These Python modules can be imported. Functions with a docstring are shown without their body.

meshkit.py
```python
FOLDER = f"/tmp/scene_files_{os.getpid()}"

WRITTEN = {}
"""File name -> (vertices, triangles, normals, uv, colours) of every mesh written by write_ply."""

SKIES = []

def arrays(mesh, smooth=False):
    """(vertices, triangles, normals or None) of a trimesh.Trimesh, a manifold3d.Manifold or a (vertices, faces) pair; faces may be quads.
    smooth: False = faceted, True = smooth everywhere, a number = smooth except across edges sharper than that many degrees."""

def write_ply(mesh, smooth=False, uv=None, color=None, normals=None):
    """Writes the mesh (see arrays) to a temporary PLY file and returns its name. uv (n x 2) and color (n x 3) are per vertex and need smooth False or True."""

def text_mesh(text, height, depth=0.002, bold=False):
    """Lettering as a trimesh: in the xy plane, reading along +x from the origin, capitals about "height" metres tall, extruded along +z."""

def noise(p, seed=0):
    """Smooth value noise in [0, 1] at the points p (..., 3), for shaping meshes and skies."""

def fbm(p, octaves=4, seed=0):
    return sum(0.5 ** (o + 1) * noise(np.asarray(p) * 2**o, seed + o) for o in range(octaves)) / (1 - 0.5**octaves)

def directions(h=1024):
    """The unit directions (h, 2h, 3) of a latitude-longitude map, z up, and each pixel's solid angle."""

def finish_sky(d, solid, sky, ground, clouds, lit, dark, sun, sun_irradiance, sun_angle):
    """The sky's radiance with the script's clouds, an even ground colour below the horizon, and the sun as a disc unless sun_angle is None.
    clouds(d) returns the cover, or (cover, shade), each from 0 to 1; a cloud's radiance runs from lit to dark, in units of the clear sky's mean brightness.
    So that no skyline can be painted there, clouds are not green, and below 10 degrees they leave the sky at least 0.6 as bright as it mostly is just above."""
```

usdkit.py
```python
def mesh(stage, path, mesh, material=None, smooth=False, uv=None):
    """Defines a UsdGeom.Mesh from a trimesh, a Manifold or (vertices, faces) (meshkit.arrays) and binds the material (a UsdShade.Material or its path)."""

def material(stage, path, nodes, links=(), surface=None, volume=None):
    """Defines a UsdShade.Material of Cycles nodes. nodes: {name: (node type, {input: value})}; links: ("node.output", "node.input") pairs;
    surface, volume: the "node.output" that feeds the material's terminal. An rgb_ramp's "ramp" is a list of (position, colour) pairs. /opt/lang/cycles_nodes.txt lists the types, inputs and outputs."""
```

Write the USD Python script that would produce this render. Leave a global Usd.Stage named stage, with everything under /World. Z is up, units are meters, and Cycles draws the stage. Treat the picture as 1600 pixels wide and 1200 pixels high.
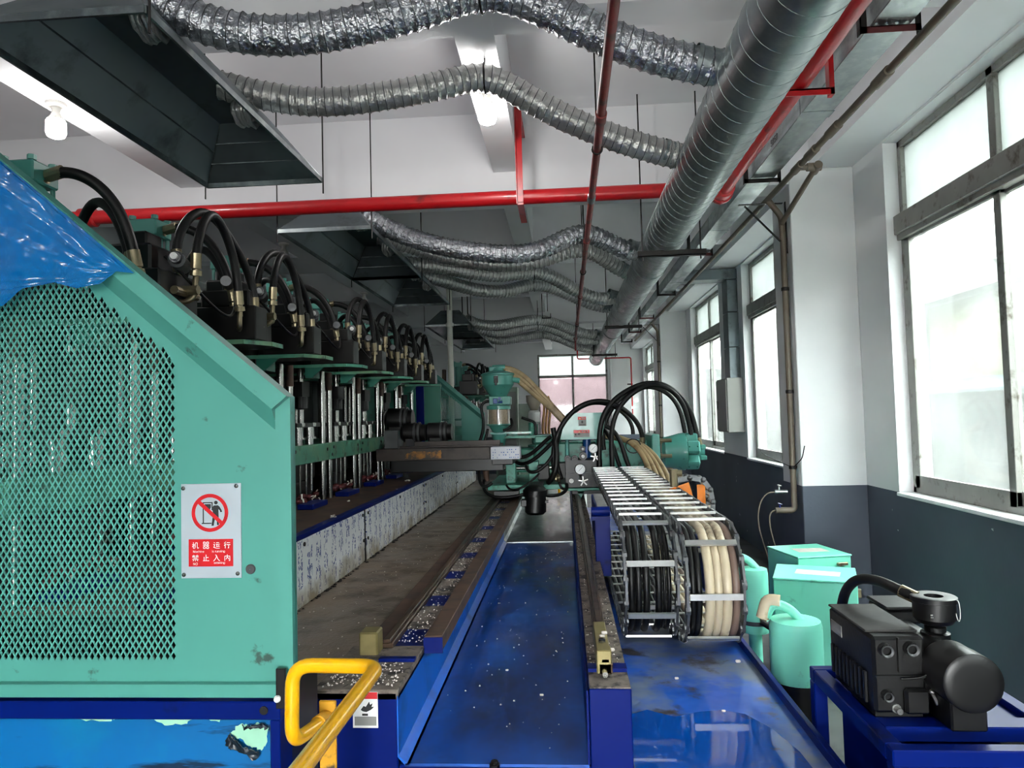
import math, random, sys
import numpy as np, trimesh, usdkit, meshkit
from shapely.geometry import Polygon, box as sbox, Point, LineString
from shapely.ops import unary_union
from shapely import affinity
from pxr import Usd, UsdGeom, UsdLux, UsdShade, Gf, Sdf

stage = Usd.Stage.CreateInMemory()
UsdGeom.SetStageUpAxis(stage, 'Z'); UsdGeom.SetStageMetersPerUnit(stage, 1.0)
UsdGeom.Xform.Define(stage, '/World'); UsdGeom.Scope.Define(stage, '/World/Looks')
rng = random.Random(7)

# ------------------------------------------------------------------ camera, sky, exposure
EXPOSURE = 0.62
cam = UsdGeom.Camera.Define(stage, '/World/camera')
cam.CreateHorizontalApertureAttr(36.0); cam.CreateVerticalApertureAttr(27.0)
cam.CreateFocalLengthAttr(36.0 * 1130 / 1600); cam.CreateClippingRangeAttr(Gf.Vec2f(0.05, 500))
cam.CreateExposureAttr(EXPOSURE)
_r, _u, _f = (0.99705104, 0.07230708, -0.02570836), (0.02891448, -0.04364879, 0.99862843), (-0.07108577, 0.99642685, 0.04561079)
cam.AddTransformOp().Set(Gf.Matrix4d(*_r, 0, *_u, 0, *[-c for c in _f], 0, 0, 0, 1.75, 1))
sky = UsdLux.DomeLight.Define(stage, '/World/sky')          # flat white overcast
sky.CreateIntensityAttr(SKY_I := 11.8); sky.CreateColorAttr(Gf.Vec3f(0.97, 1.0, 1.0))
LAMP = 118.0                                                    # radiance of the ceiling bulbs

# ------------------------------------------------------------------ helpers
def S(r, g, b):
    f = lambda c: c / 12.92 if c <= 0.04045 else ((c + 0.055) / 1.055) ** 2.4
    return tuple(f(x / 255.0) for x in (r, g, b))
def tone(c, k): return tuple(min(1, x * k) for x in c)

class MB:
    """collects shapes of one mesh"""
    def __init__(s): s.v, s.f, s.n = [], [], 0
    def add(s, v, f):
        v = np.asarray(v, float); f = np.asarray(f, int)
        if f.shape[1] == 4: f = np.vstack([f[:, [0, 1, 2]], f[:, [0, 2, 3]]])
        s.v.append(v); s.f.append(f + s.n); s.n += len(v); return s
    def tm(s, m, T=None):
        v = np.array(m.vertices)
        if T is not None: v = v @ T[:3, :3].T + T[:3, 3]
        return s.add(v, m.faces)
    def bx(s, x0, x1, y0, y1, z0, z1, c=0.0, M=None):
        """box; c chamfers its edges; M 4x4"""
        if c <= 0:
            v = np.array([(x, y, z) for x in (x0, x1) for y in (y0, y1) for z in (z0, z1)], float)
            f = [(0, 1, 3, 2), (4, 6, 7, 5), (0, 4, 5, 1), (2, 3, 7, 6), (0, 2, 6, 4), (1, 5, 7, 3)]
        else:
            v = []
            for i, x in ((1, x0), (-1, x1)):
                for j, y in ((1, y0), (-1, y1)):
                    for k, z in ((1, z0), (-1, z1)):
                        v += [(x, y + j * c, z + k * c), (x + i * c, y, z + k * c), (x + i * c, y + j * c, z)]
            v = np.array(v, float); f = _cbox_faces()
        if M is not None: v = v @ M[:3, :3].T + M[:3, 3]
        return s.add(v, f)
    def bar(s, a, b, w, h=None, upv=(0, 0, 1)):
        """square bar from a to b"""
        h = h or w; a, b = np.array(a, float), np.array(b, float); d = b - a; L = np.linalg.norm(d); d /= L
        u = np.cross(d, upv)
        if np.linalg.norm(u) < 1e-4: u = np.cross(d, (1, 0, 0))
        u /= np.linalg.norm(u); t = np.cross(u, d)
        v = [e + u * i * w / 2 + t * j * h / 2 for e in (a, b) for i, j in ((-1, -1), (1, -1), (1, 1), (-1, 1))]
        return s.add(v, [(0, 3, 2, 1), (4, 5, 6, 7), (0, 1, 5, 4), (1, 2, 6, 5), (2, 3, 7, 6), (3, 0, 4, 7)])
    def cyl(s, a, b, r0, r1=None, n=16):
        return s.tube([a, b], [r0, r0 if r1 is None else r1], n)
    def tube(s, P, r, n=10, caps=True, closed=False):
        P = np.asarray(P, float); m = len(P); r = np.broadcast_to(np.asarray(r, float), (m,))
        if closed:
            t = np.roll(P, -1, 0) - np.roll(P, 1, 0)
        else:
            t = np.gradient(P, axis=0)
        t /= np.linalg.norm(t, axis=1, keepdims=True) + 1e-12
        a = np.cross(t[0], (0, 0, 1.0))
        if np.linalg.norm(a) < 1e-3: a = np.cross(t[0], (1.0, 0, 0))
        A = []
        for i in range(m):
            a = a - t[i] * (a @ t[i]); a = a / (np.linalg.norm(a) + 1e-12); A.append(a)
        A = np.array(A); B = np.cross(t, A); g = np.arange(n) * 2 * np.pi / n
        v = (P[:, None] + r[:, None, None] * (np.cos(g)[None, :, None] * A[:, None] + np.sin(g)[None, :, None] * B[:, None])).reshape(-1, 3)
        k = m if closed else m - 1
        i, j = np.meshgrid(np.arange(k), np.arange(n), indexing='ij'); i2 = (i + 1) % m
        f = np.stack([i * n + j, i * n + (j + 1) % n, i2 * n + (j + 1) % n, i2 * n + j], -1).reshape(-1, 4)
        s.add(v, f)
        if caps and not closed:
            e0, e1 = v[:n], v[-n:]
            fan = [(0, q + 1, q) for q in range(1, n - 1)]
            s.add(e0, fan); s.add(e1, [(0, q, q + 1) for q in range(1, n - 1)])
        return s
    def lathe(s, prof, o=(0, 0, 0), ax='z', n=24):
        """prof: (radius, height) pairs; caps where the radius is above 0 are left to the profile"""
        g = np.arange(n) * 2 * np.pi / n; v = []
        for r, h in prof: v += [(r * math.cos(q), r * math.sin(q), h) for q in g]
        v = np.array(v); m = len(prof)
        i, j = np.meshgrid(np.arange(m - 1), np.arange(n), indexing='ij')
        f = np.stack([i * n + j, i * n + (j + 1) % n, (i + 1) * n + (j + 1) % n, (i + 1) * n + j], -1).reshape(-1, 4)
        if isinstance(ax, str):
            v = {'z': v, 'x': v[:, [2, 0, 1]], 'y': v[:, [1, 2, 0]]}[ax]
        else:
            d = np.array(ax, float); d /= np.linalg.norm(d); u = np.cross(d, (0, 0, 1) if abs(d[2]) < .9 else (1, 0, 0)); u /= np.linalg.norm(u)
            v = v @ np.stack([u, np.cross(d, u), d])
        return s.add(v + np.array(o, float), f)
    def prism(s, poly, ax, d0, d1):
        """polygon (shapely or points) extruded along ax; plane coordinates: x -> (y,z), y -> (x,z), z -> (x,y)"""
        if not hasattr(poly, 'geom_type'): poly = Polygon(poly)
        for g in getattr(poly, 'geoms', [poly]):
            if g.is_empty or g.geom_type != 'Polygon': continue
            m = trimesh.creation.extrude_polygon(g, abs(d1 - d0), engine='earcut')
            v = np.array(m.vertices); lo = min(d0, d1); f = np.array(m.faces)
            if ax == 'x': v = np.stack([v[:, 2] + lo, v[:, 0], v[:, 1]], 1)
            elif ax == 'y': v = np.stack([v[:, 0], v[:, 2] + lo, v[:, 1]], 1); f = f[:, ::-1]
            else: v = v + (0, 0, lo)
            s.add(v, f)
        return s
    def ball(s, c, r, n=2, sc=(1, 1, 1)):
        m = trimesh.creation.icosphere(n, 1.0); return s.add(np.array(m.vertices) * r * np.array(sc) + np.array(c, float), m.faces)
    def get(s): return (np.vstack(s.v), np.vstack(s.f))
_cf = []
def _cbox_faces():
    if not _cf:
        v = []
        for i, x in ((1, -1), (-1, 1)):
            for j, y in ((1, -1), (-1, 1)):
                for k, z in ((1, -1), (-1, 1)): v += [(x, y + j * .3, z + k * .3), (x + i * .3, y, z + k * .3), (x + i * .3, y + j * .3, z)]
        v = np.array(v); h = trimesh.Trimesh(v, process=False).convex_hull if False else trimesh.convex.convex_hull(v)
        from scipy.spatial import cKDTree
        _cf.append(cKDTree(v).query(np.array(h.vertices))[1][np.array(h.faces)])
    return _cf[0]

def spl(P, n=40):
    """smooth curve through points, evenly spaced"""
    from scipy.interpolate import PchipInterpolator, CubicSpline
    P = np.asarray(P, float); d = np.r_[0, np.cumsum(np.linalg.norm(np.diff(P, axis=0), axis=1))]
    c = CubicSpline(d, P, axis=0)(np.linspace(0, d[-1], n * 4)); e = np.r_[0, np.cumsum(np.linalg.norm(np.diff(c, axis=0), axis=1))]
    return np.stack([np.interp(np.linspace(0, e[-1], n), e, c[:, k]) for k in range(3)], 1)
def fillet(P, r, k=5):
    """polyline with rounded corners"""
    P = [np.array(p, float) for p in P]; out = [P[0]]
    for a, b, c in zip(P, P[1:], P[2:]):
        u, w = a - b, c - b; lu, lw = np.linalg.norm(u), np.linalg.norm(w); q = min(r, lu * .49, lw * .49)
        p0, p2 = b + u / lu * q, b + w / lw * q
        out += [(1 - t) ** 2 * p0 + 2 * t * (1 - t) * b + t * t * p2 for t in np.linspace(0, 1, k)]
    return np.array(out + [P[-1]])
def rotz(deg, o=(0, 0, 0)):
    a = math.radians(deg); M = np.eye(4); M[:2, :2] = [[math.cos(a), -math.sin(a)], [math.sin(a), math.cos(a)]]
    M[:3, 3] = np.array(o, float) - M[:3, :3] @ np.array(o, float); return M

_taken = {}
def numbered(parent, name):
    k = (str(parent), name); _taken[k] = _taken.get(k, -1) + 1
    return name if _taken[k] == 0 else f'{name}_{_taken[k]:03d}'
def tag(p, label=None, cat=None, group=None, kind=None):
    for k, v in (('label', label), ('category', cat), ('group', group), ('kind', kind)):
        if v: p.SetCustomDataByKey(k, v)
    return p
GROUPS = {'flexible duct': 'foil flexible ducts under the ceiling', 'hood': 'sheet-metal exhaust hoods', 'light bulb': 'bulbs on the ceiling beams', 'bracket': 'slotted brackets under the ceiling', 'hanger': 'hangers under the spiral duct',
          'filter': 'mint filter bottles', 'metal box': 'mint metal boxes by the pier', 'cable chain': 'cable chains', 'machine guard': 'mint mesh guards', 'cabinet': 'pale cabinets at the far end'}
def thing(name, label, cat, loc=(0, 0, 0), rz=0, group=None):
    group = group or GROUPS.get(cat)
    x = UsdGeom.Xform.Define(stage, '/World/' + numbered('/World', name))
    x.AddTranslateOp().Set(Gf.Vec3d(*map(float, loc))); x.AddRotateZOp().Set(float(rz))
    return tag(x.GetPrim(), label, cat, group)
def part(parent, name, mb, m, smooth=30, label=None, kind=None):
    base = '/World' if parent is None else str(parent.GetPath())
    o = usdkit.mesh(stage, base + '/' + numbered(base, name), mb.get() if isinstance(mb, MB) else mb, m, smooth=smooth).GetPrim()
    return tag(o, label, None, None, kind)
def solo(name, mb, m, label, cat, group=None, kind=None, smooth=30):
    return tag(part(None, name, mb, m, smooth), label, cat, group, kind)
def struct(name, mb, m, parent=None, smooth=False): return part(parent, name, mb, m, smooth, kind='structure' if parent is None else None)
def sgroup(name):
    p = UsdGeom.Xform.Define(stage, '/World/' + numbered('/World', name)).GetPrim(); return tag(p, kind='structure')
def dup(src, loc, label, rz=0, group=None):
    was = src.GetCustomData(); name = src.GetName().rstrip('0123456789').rstrip('_') if src.GetName()[-3:].isdigit() else src.GetName()
    r = thing(name, label, was['category'], loc, rz, group or was.get('group'))
    r.GetReferences().AddInternalReference(src.GetPath()); r.SetInstanceable(True)
    return r

# ------------------------------------------------------------------ materials
def mat(name, base, rough=0.5, metal=0.0, var=0.12, scale=5.0, dirt=None, bump=None, stretch=None, spec=0.5, coat=0.0, rvar=0.0, second=None, **extra):
    """noise-varied paint or metal; dirt, second = (colour, scale, from, to[, stretch]); bump = (scale, strength[, distance])"""
    n = {'g': ('geometry', {}), 'p': ('principled_bsdf', dict(roughness=rough, metallic=metal, specular_ior_level=spec, coat_weight=coat, **extra)),
         'm': ('mapping', {'scale': stretch or (1, 1, 1)}), 'n': ('noise_texture', {'scale': scale, 'detail': 4.0, 'roughness': .6}),
         'r': ('rgb_ramp', {'ramp': [(0.3, tone(base, 1 - var)), (0.7, tone(base, 1 + var))]})}
    l = [('g.position', 'm.vector'), ('m.vector', 'n.vector'), ('n.fac', 'r.fac')]; col = 'r.color'
    for i, d in enumerate(x for x in (second, dirt) if x):
        n[f'dm{i}'] = ('mapping', {'scale': d[4] if len(d) > 4 else (1, 1, 1), 'location': (3.1 * i + 1, 7.7, 2.3)})
        n[f'dn{i}'] = ('noise_texture', {'scale': d[1], 'detail': 5.0, 'roughness': .62})
        n[f'dr{i}'] = ('map_range', {'from_min': d[2], 'from_max': d[3], 'to_min': 0.0, 'to_max': 1.0, 'clamp': True})
        n[f'dc{i}'] = ('mix_color', {'b': d[0]})
        l += [('g.position', f'dm{i}.vector'), (f'dm{i}.vector', f'dn{i}.vector'), (f'dn{i}.fac', f'dr{i}.value'), (f'dr{i}.result', f'dc{i}.fac'), (col, f'dc{i}.a')]
        col = f'dc{i}.result'
    l.append((col, 'p.base_color'))
    if rvar:
        n['rr'] = ('map_range', {'from_min': .35, 'from_max': .65, 'to_min': max(.02, rough - rvar), 'to_max': min(1, rough + rvar), 'clamp': True})
        l += [('n.fac', 'rr.value'), ('rr.result', 'p.roughness')]
    if bump:
        n['bn'] = ('noise_texture', {'scale': bump[0], 'detail': 3.0}); n['b'] = ('bump', {'strength': bump[1], 'distance': bump[2] if len(bump) > 2 else .01})
        l += [('m.vector', 'bn.vector'), ('bn.fac', 'b.height'), ('b.normal', 'p.normal')]
    return usdkit.material(stage, '/World/Looks/' + name, n, l, surface='p.BSDF')

def wallmat():
    n = {'g': ('geometry', {}), 's': ('separate_xyz', {}), 'n': ('noise_texture', {'scale': 1.3, 'detail': 5.0}), 'p': ('principled_bsdf', {'roughness': .62}),
         'w': ('rgb_ramp', {'ramp': [(.3, S(222, 224, 226)), (.7, S(234, 235, 236))]}), 'd': ('rgb_ramp', {'ramp': [(.3, S(64, 71, 84)), (.7, S(80, 88, 101))]}),
         'gt': ('math', {'math_type': 'greater_than', 'value2': 1.135}), 'mx': ('mix_color', {}),
         'sn': ('noise_texture', {'scale': 9.0, 'detail': 3.0}), 'sr': ('map_range', {'from_min': .735, 'from_max': .755, 'clamp': True}), 'sm': ('mix_color', {'b': S(190, 195, 195)}),
         'bn': ('noise_texture', {'scale': 40.0}), 'b': ('bump', {'strength': .08, 'distance': .01})}
    l = [('g.position', 's.vector'), ('g.position', 'n.vector'), ('n.fac', 'w.fac'), ('n.fac', 'd.fac'), ('s.z', 'gt.value1'), ('gt.value', 'mx.fac'), ('g.position', 'sn.vector'), ('sn.fac', 'sr.value'),
         ('sr.result', 'sm.fac'), ('d.color', 'sm.a'), ('sm.result', 'mx.a'), ('w.color', 'mx.b'), ('mx.result', 'p.base_color'), ('g.position', 'bn.vector'), ('bn.fac', 'b.height'), ('b.normal', 'p.normal')]
    return usdkit.material(stage, '/World/Looks/wall_paint', n, l, surface='p.BSDF')

def clear_pane(name, tint, haze_col, haze):
    """dusty window glass: mostly see-through, a film of dust that scatters daylight, a faint reflection"""
    n = {'t': ('transparent_bsdf', {'color': tint}), 'd': ('translucent_bsdf', {'color': haze_col}), 'g': ('glossy_bsdf', {'color': (1, 1, 1), 'roughness': .05}), 'fr': ('layer_weight', {'blend': .5}), 'fp': ('math', {'math_type': 'power', 'value2': 4.0}), 'fm': ('math', {'math_type': 'multiply_add', 'value2': .5, 'value3': .03}),
         'gm': ('geometry', {}), 'nz': ('noise_texture', {'scale': 1.6, 'detail': 5.0}), 'r': ('map_range', {'from_min': .3, 'from_max': .7, 'to_min': haze * .75, 'to_max': min(1, haze * 1.25), 'clamp': True}),
         'a': ('mix_closure', {}), 'b': ('mix_closure', {})}
    l = [('gm.position', 'nz.vector'), ('nz.fac', 'r.value'), ('r.result', 'a.fac'), ('t.BSDF', 'a.closure1'), ('d.BSDF', 'a.closure2'), ('fr.facing', 'fp.value1'), ('fp.value', 'fm.value1'), ('fm.value', 'b.fac'), ('a.closure', 'b.closure1'), ('g.BSDF', 'b.closure2')]
    return usdkit.material(stage, '/World/Looks/' + name, n, l, surface='b.closure')

def emit(name, col, k):
    return usdkit.material(stage, '/World/Looks/' + name, {'e': ('emission', {'color': col, 'strength': k})}, [], surface='e.emission')

M = {}
M['wall'] = wallmat()
M['white'] = mat('white_paint', S(232, 232, 235), .65, var=.03, scale=1.2, bump=(30, .06))
M['sillw'] = mat('sill_white', S(236, 238, 238), .5, var=.03, scale=3)
M['floor'] = mat('floor_concrete', S(88, 88, 88), .55, var=.15, scale=2.5, dirt=(S(50, 48, 45), 3, .5, .7))
M['alu'] = mat('window_aluminium', S(150, 150, 145), .45, .35, var=.12, scale=4, dirt=(S(95, 88, 80), 9, .55, .7))
M['frost'] = clear_pane('frosted_glass', (.20, .215, .21), (.25, .27, .262), .8)
M['pane'] = clear_pane('window_glass', (.62, .65, .64), (.42, .44, .43), .14)
M['lamp'] = emit('lamp_glow', (1.0, .98, .95), LAMP)
M['panefar'] = clear_pane('dull_far_glass', (.34, .30, .31), (.16, .138, .142), .5)
M['lampoff'] = mat('unlit_bulb', S(236, 234, 228), .25, var=.02)
M['lampbase'] = mat('lamp_socket', S(225, 222, 215), .4, var=.04)
# ------------------------------------------------------------------ the room
XR, XL, YF, YB, ZC = 2.4, -5.6, 22.5, -4.0, 4.33
WZ0, WZ1, WT = 1.13, 3.70, 3.08
WINS = [(-1.1, 1.3), (3.0, 5.45), (7.3, 9.76), (11.2, 13.68), (15.4, 17.9), (19.4, 21.88)]
struct('floor', MB().bx(XL - .3, XR + .3, YB - .3, YF + .3, -.2, 0), M['floor'])
struct('ceiling', MB().bx(XL - .3, XR + .3, YB - .3, YF + .3, ZC, ZC + .2), M['white'])
wr = sgroup('wall_right')
P_ = sbox(YB, 0, YF + .3, ZC)
for a, b in WINS: P_ = P_.difference(sbox(a, WZ0, b, WZ1))
struct('wall_body', MB().prism(P_, 'x', XR, XR + .24), M['wall'], wr)
for a in (-2.3, 6.0, 14.15):
    struct('pier', MB().bx(1.89, XR, a, a + .5, 0, 3.72, .006), M['wall'], wr)
struct('wall_beam', MB().bx(2.06, XR, YB, YF, 3.72, ZC), M['white'], wr)
wf = sgroup('wall_far')
FW = (-.80, 1.37)
struct('wall_body', MB().prism(sbox(XL, 0, XR, ZC).difference(sbox(FW[0], WZ0, FW[1], 3.67)), 'y', YF, YF + .24), M['wall'], wf)
struct('pier', MB().bx(1.45, XR, YF - .35, YF, 0, ZC), M['wall'], wf)
struct('wall_left', MB().bx(XL - .24, XL, YB, YF, 0, ZC), M['wall'])
DOOR = (-.9, .8, 2.4)
struct('wall_rear', MB().prism(sbox(XL, 0, XR, ZC).difference(sbox(DOOR[0], 0, DOOR[1], DOOR[2])), 'y', YB - .24, YB), M['wall'])
for y in (-2.2, 6.006, 14.3): struct('ceiling_beam', MB().bx(XL, 2.059, y, y + .32, 3.60, ZC), M['white'])
for y in (.8, 3.58, 8.8, 12.2, 17.2, 20.0): struct('ceiling_beam', MB().bx(XL, 2.06, y, y + .24, 3.821, ZC), M['white'])
for x in (-.54, -3.28): struct('ceiling_beam', MB().bx(x, x + .22, YB, YF, 3.819, ZC), M['white'])
struct('ceiling_beam', MB().bx(XL, XL + .3, YB, YF, 3.86, ZC), M['white'])

def window(name, y0, y1, z0, z1, zt, mull):
    """window in the right wall: frame, transom, mullions, two frosted lights over two sliding sashes"""
    w = sgroup(name); x0, x1 = XR + .10, XR + .17
    fr = MB()
    for yy in ((y0, y0 + .05), (y1 - .05, y1)): fr.bx(x0, x1, *yy, z0, z1, .004)
    fr.bx(x0, x1, y0, y1, z0, z0 + .05, .004).bx(x0, x1, y0, y1, z1 - .05, z1, .004)
    struct('window_frame', fr, M['alu'], w)
    struct('transom', MB().bx(x0 - .05, x1, y0, y1, zt - .07, zt + .07, .006).bx(x0 - .03, x1, y0, y1, zt - .11, zt - .06, .004), M['alu'], w)
    struct('mullion', MB().bx(x0, x1, mull - .035, mull + .035, zt, z1, .004), M['alu'], w)
    for a, b in ((y0 + .05, mull - .035), (mull + .035, y1 - .05)):
        struct('window_pane', MB().bx(x0 + .03, x0 + .036, a, b, zt + .07, z1 - .05), M['frost'], w)
    for k, (a, b, dx) in enumerate(((y0 + .04, mull + .04, .035), (mull - .04, y1 - .04, .0))):
        q = MB(); e0, e1 = x0 + dx, x0 + dx + .03
        q.bx(e0, e1, a, a + .065, z0 + .04, zt - .08, .003).bx(e0, e1, b - .065, b, z0 + .04, zt - .08, .003)
        q.bx(e0, e1, a, b, z0 + .04, z0 + .13, .003).bx(e0, e1, a, b, zt - .13, zt - .07, .003)
        struct('sash', q, M['alu'], w)
        struct('window_pane', MB().bx(e0 + .012, e0 + .018, a + .06, b - .06, z0 + .12, zt - .12), M['pane'], w)
    struct('sill', MB().bx(XR - .02, XR + .12, y0, y1, z0 - .02, z0 + .006, .004), M['sillw'], w)
for i, (a, b) in enumerate(WINS): window(f'window_{i + 1}', a, b, WZ0, WZ1, WT, (a + b) / 2 + .06)
w = sgroup('window_7')                                        # the window in the far wall
fr = MB(); fx0, fx1 = FW
for x in (fx0 + .03, .29, fx1 - .03): fr.bx(x - .03, x + .03, YF + .08, YF + .15, WZ0, 3.67, .004)
for z in (WZ0 + .03, 2.98, 3.64): fr.bx(fx0, fx1, YF + .08, YF + .15, z - .035, z + .035, .004)
struct('window_frame', fr, M['alu'], w)
for a, b in ((fx0 + .06, .26), (.32, fx1 - .06)):
    struct('window_pane', MB().bx(a, b, YF + .11, YF + .116, 3.01, 3.61), M['frost'], w)
    struct('window_pane', MB().bx(a, b, YF + .11, YF + .116, WZ0 + .06, 2.95), M['panefar'], w)

# ------------------------------------------------------------------ outside
M['yard'] = mat('yard_concrete', S(120, 118, 112), .8, var=.2, scale=1.5)
M['outwall'] = mat('weathered_render', S(50, 49, 48), .85, var=.35, scale=1.2, dirt=(S(30, 30, 29), 1.0, .5, .75, (1, 1, .3)))
M['outyel'] = mat('yellowed_render', S(66, 63, 40), .85, var=.1, scale=1.0)
M['outdark'] = mat('dark_opening', S(34, 37, 38), .6, var=.2, scale=2)
M['outroof'] = mat('teal_roof_sheet', S(36, 56, 62), .5, var=.15, scale=2)
M['pink'] = mat('pink_render', S(48, 38, 39), .85, var=.1, scale=1)
def tiles():
    n = {'g': ('geometry', {}), 'm': ('mapping', {'rotation': (math.pi / 2, 0, math.pi / 2)}), 'k': ('brick_texture', {'offset': 0.0, 'scale': 1.0, 'brick_width': .1, 'row_height': .1, 'mortar_size': .006, 'color1': S(72, 72, 70), 'color2': S(66, 66, 64), 'mortar': S(38, 38, 37)}), 'p': ('principled_bsdf', {'roughness': .4})}
    return usdkit.material(stage, '/World/Looks/white_wall_tiles', n, [('g.position', 'm.vector'), ('m.vector', 'k.vector'), ('k.color', 'p.base_color')], surface='p.BSDF')
M['tiles'] = tiles()
solo('yard', MB().bx(-40, 60, -60, 70, -.6, -.21), M['yard'], 'bare concrete yard outside the factory windows', 'yard', kind='structure', smooth=False)
M['galv'] = mat('galvanised_steel', S(150, 158, 160), .30, .95, var=.16, scale=2.2, stretch=(1, .25, 1), rvar=.1, second=(S(176, 184, 182), 14, .45, .7))
M['galvdark'] = mat('galvanised_hood_sheet', S(112, 122, 126), .42, .75, var=.15, scale=1.6, rvar=.08, dirt=(S(70, 76, 76), 3.5, .55, .75))
M['foil'] = mat('aluminium_foil', S(196, 198, 204), .28, .95, var=.1, scale=9, bump=(34, .75, .03), rvar=.08)
M['foild'] = mat('dull_foil', S(188, 188, 186), .36, .75, var=.1, scale=9, bump=(30, .5, .02))
M['wire'] = mat('foil_wire', S(105, 106, 108), .4, .8, var=.1)
M['red'] = mat('red_pipe_paint', S(176, 14, 22), .34, var=.1, scale=3, dirt=(S(110, 20, 22), 6, .58, .72), coat=.25)
M['rustred'] = mat('faded_red_paint', S(128, 52, 50), .5, var=.18, scale=7, dirt=(S(86, 52, 46), 9, .52, .66), stretch=(1, .3, 1))
M['brkt'] = mat('dark_red_bracket', S(88, 34, 36), .5, var=.15, scale=8)
M['iron'] = mat('black_iron', S(30, 27, 26), .5, .3, var=.2, scale=9)
M['pvc'] = mat('yellowed_pvc', S(106, 95, 82), .45, var=.12, scale=3, dirt=(S(88, 76, 62), 5, .55, .72))
M['paintpipe'] = mat('painted_pipe', S(214, 214, 204), .5, var=.05)
M['rod'] = mat('hanger_rod', S(52, 50, 50), .45, .5, var=.1)
M['ink'] = mat('black_ink', S(24, 24, 26), .6, var=.05)
M['greybox'] = mat('grey_enamel', S(132, 132, 128), .45, var=.05, scale=2)

# spiral exhaust duct
DX, DZ, DR = .861, 3.2, .161
t = thing('spiral_duct', 'long round galvanised spiral duct running under the ceiling beside the red pipe', 'duct', (0, 0, 0))
part(t, 'duct_shell', MB().lathe([(DR, -3.8), (DR, 18.8)], (DX, 0, DZ), 'y', 40), M['galv'], True)
th = np.linspace(0, 22.4 / .125 * 2 * np.pi, int(22.4 / .125 * 26)); yy = -3.7 + th / (2 * np.pi) * .125
part(t, 'spiral_seam', MB().tube(np.stack([DX + (DR + .001) * np.cos(th), yy, DZ + (DR + .0005) * np.sin(th)], 1), .0015, 4), M['galv'], True)
part(t, 'end_cap', MB().lathe([(0.001, 18.78), (DR + .02, 18.78), (DR + .02, 18.84), (0.001, 18.84)], (DX, 0, DZ), 'y', 32), M['galv'])
for y in (1.0, 7.0, 12.4): part(t, 'duct_collar', MB().lathe([(DR, y - .05), (DR + .01, y - .045), (DR + .01, y + .045), (DR, y + .05)], (DX, 0, DZ), 'y', 40), M['galv'], 40)
for y in (5.8, 10.6, 15.5):
    h = thing('duct_hanger', {5.8: 'black angle bar hanger under the spiral duct nearest the red pipe tee', 10.6: 'black angle bar hanger under the middle of the spiral duct', 15.5: 'black angle bar hanger under the far end of the spiral duct'}[y], 'hanger', (0, y, 0))
    part(h, 'cross_bar', MB().bx(.62, 1.16, -.025, .025, 3.0, 3.006).bx(.62, 1.16, -.025, -.019, 3.0, 3.045), M['iron'], False)
    for x in (.66, 1.12): part(h, 'hanger_rod', MB().cyl((x, 0, 2.97), (x, 0, ZC), .006, n=8), M['rod'])

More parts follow.
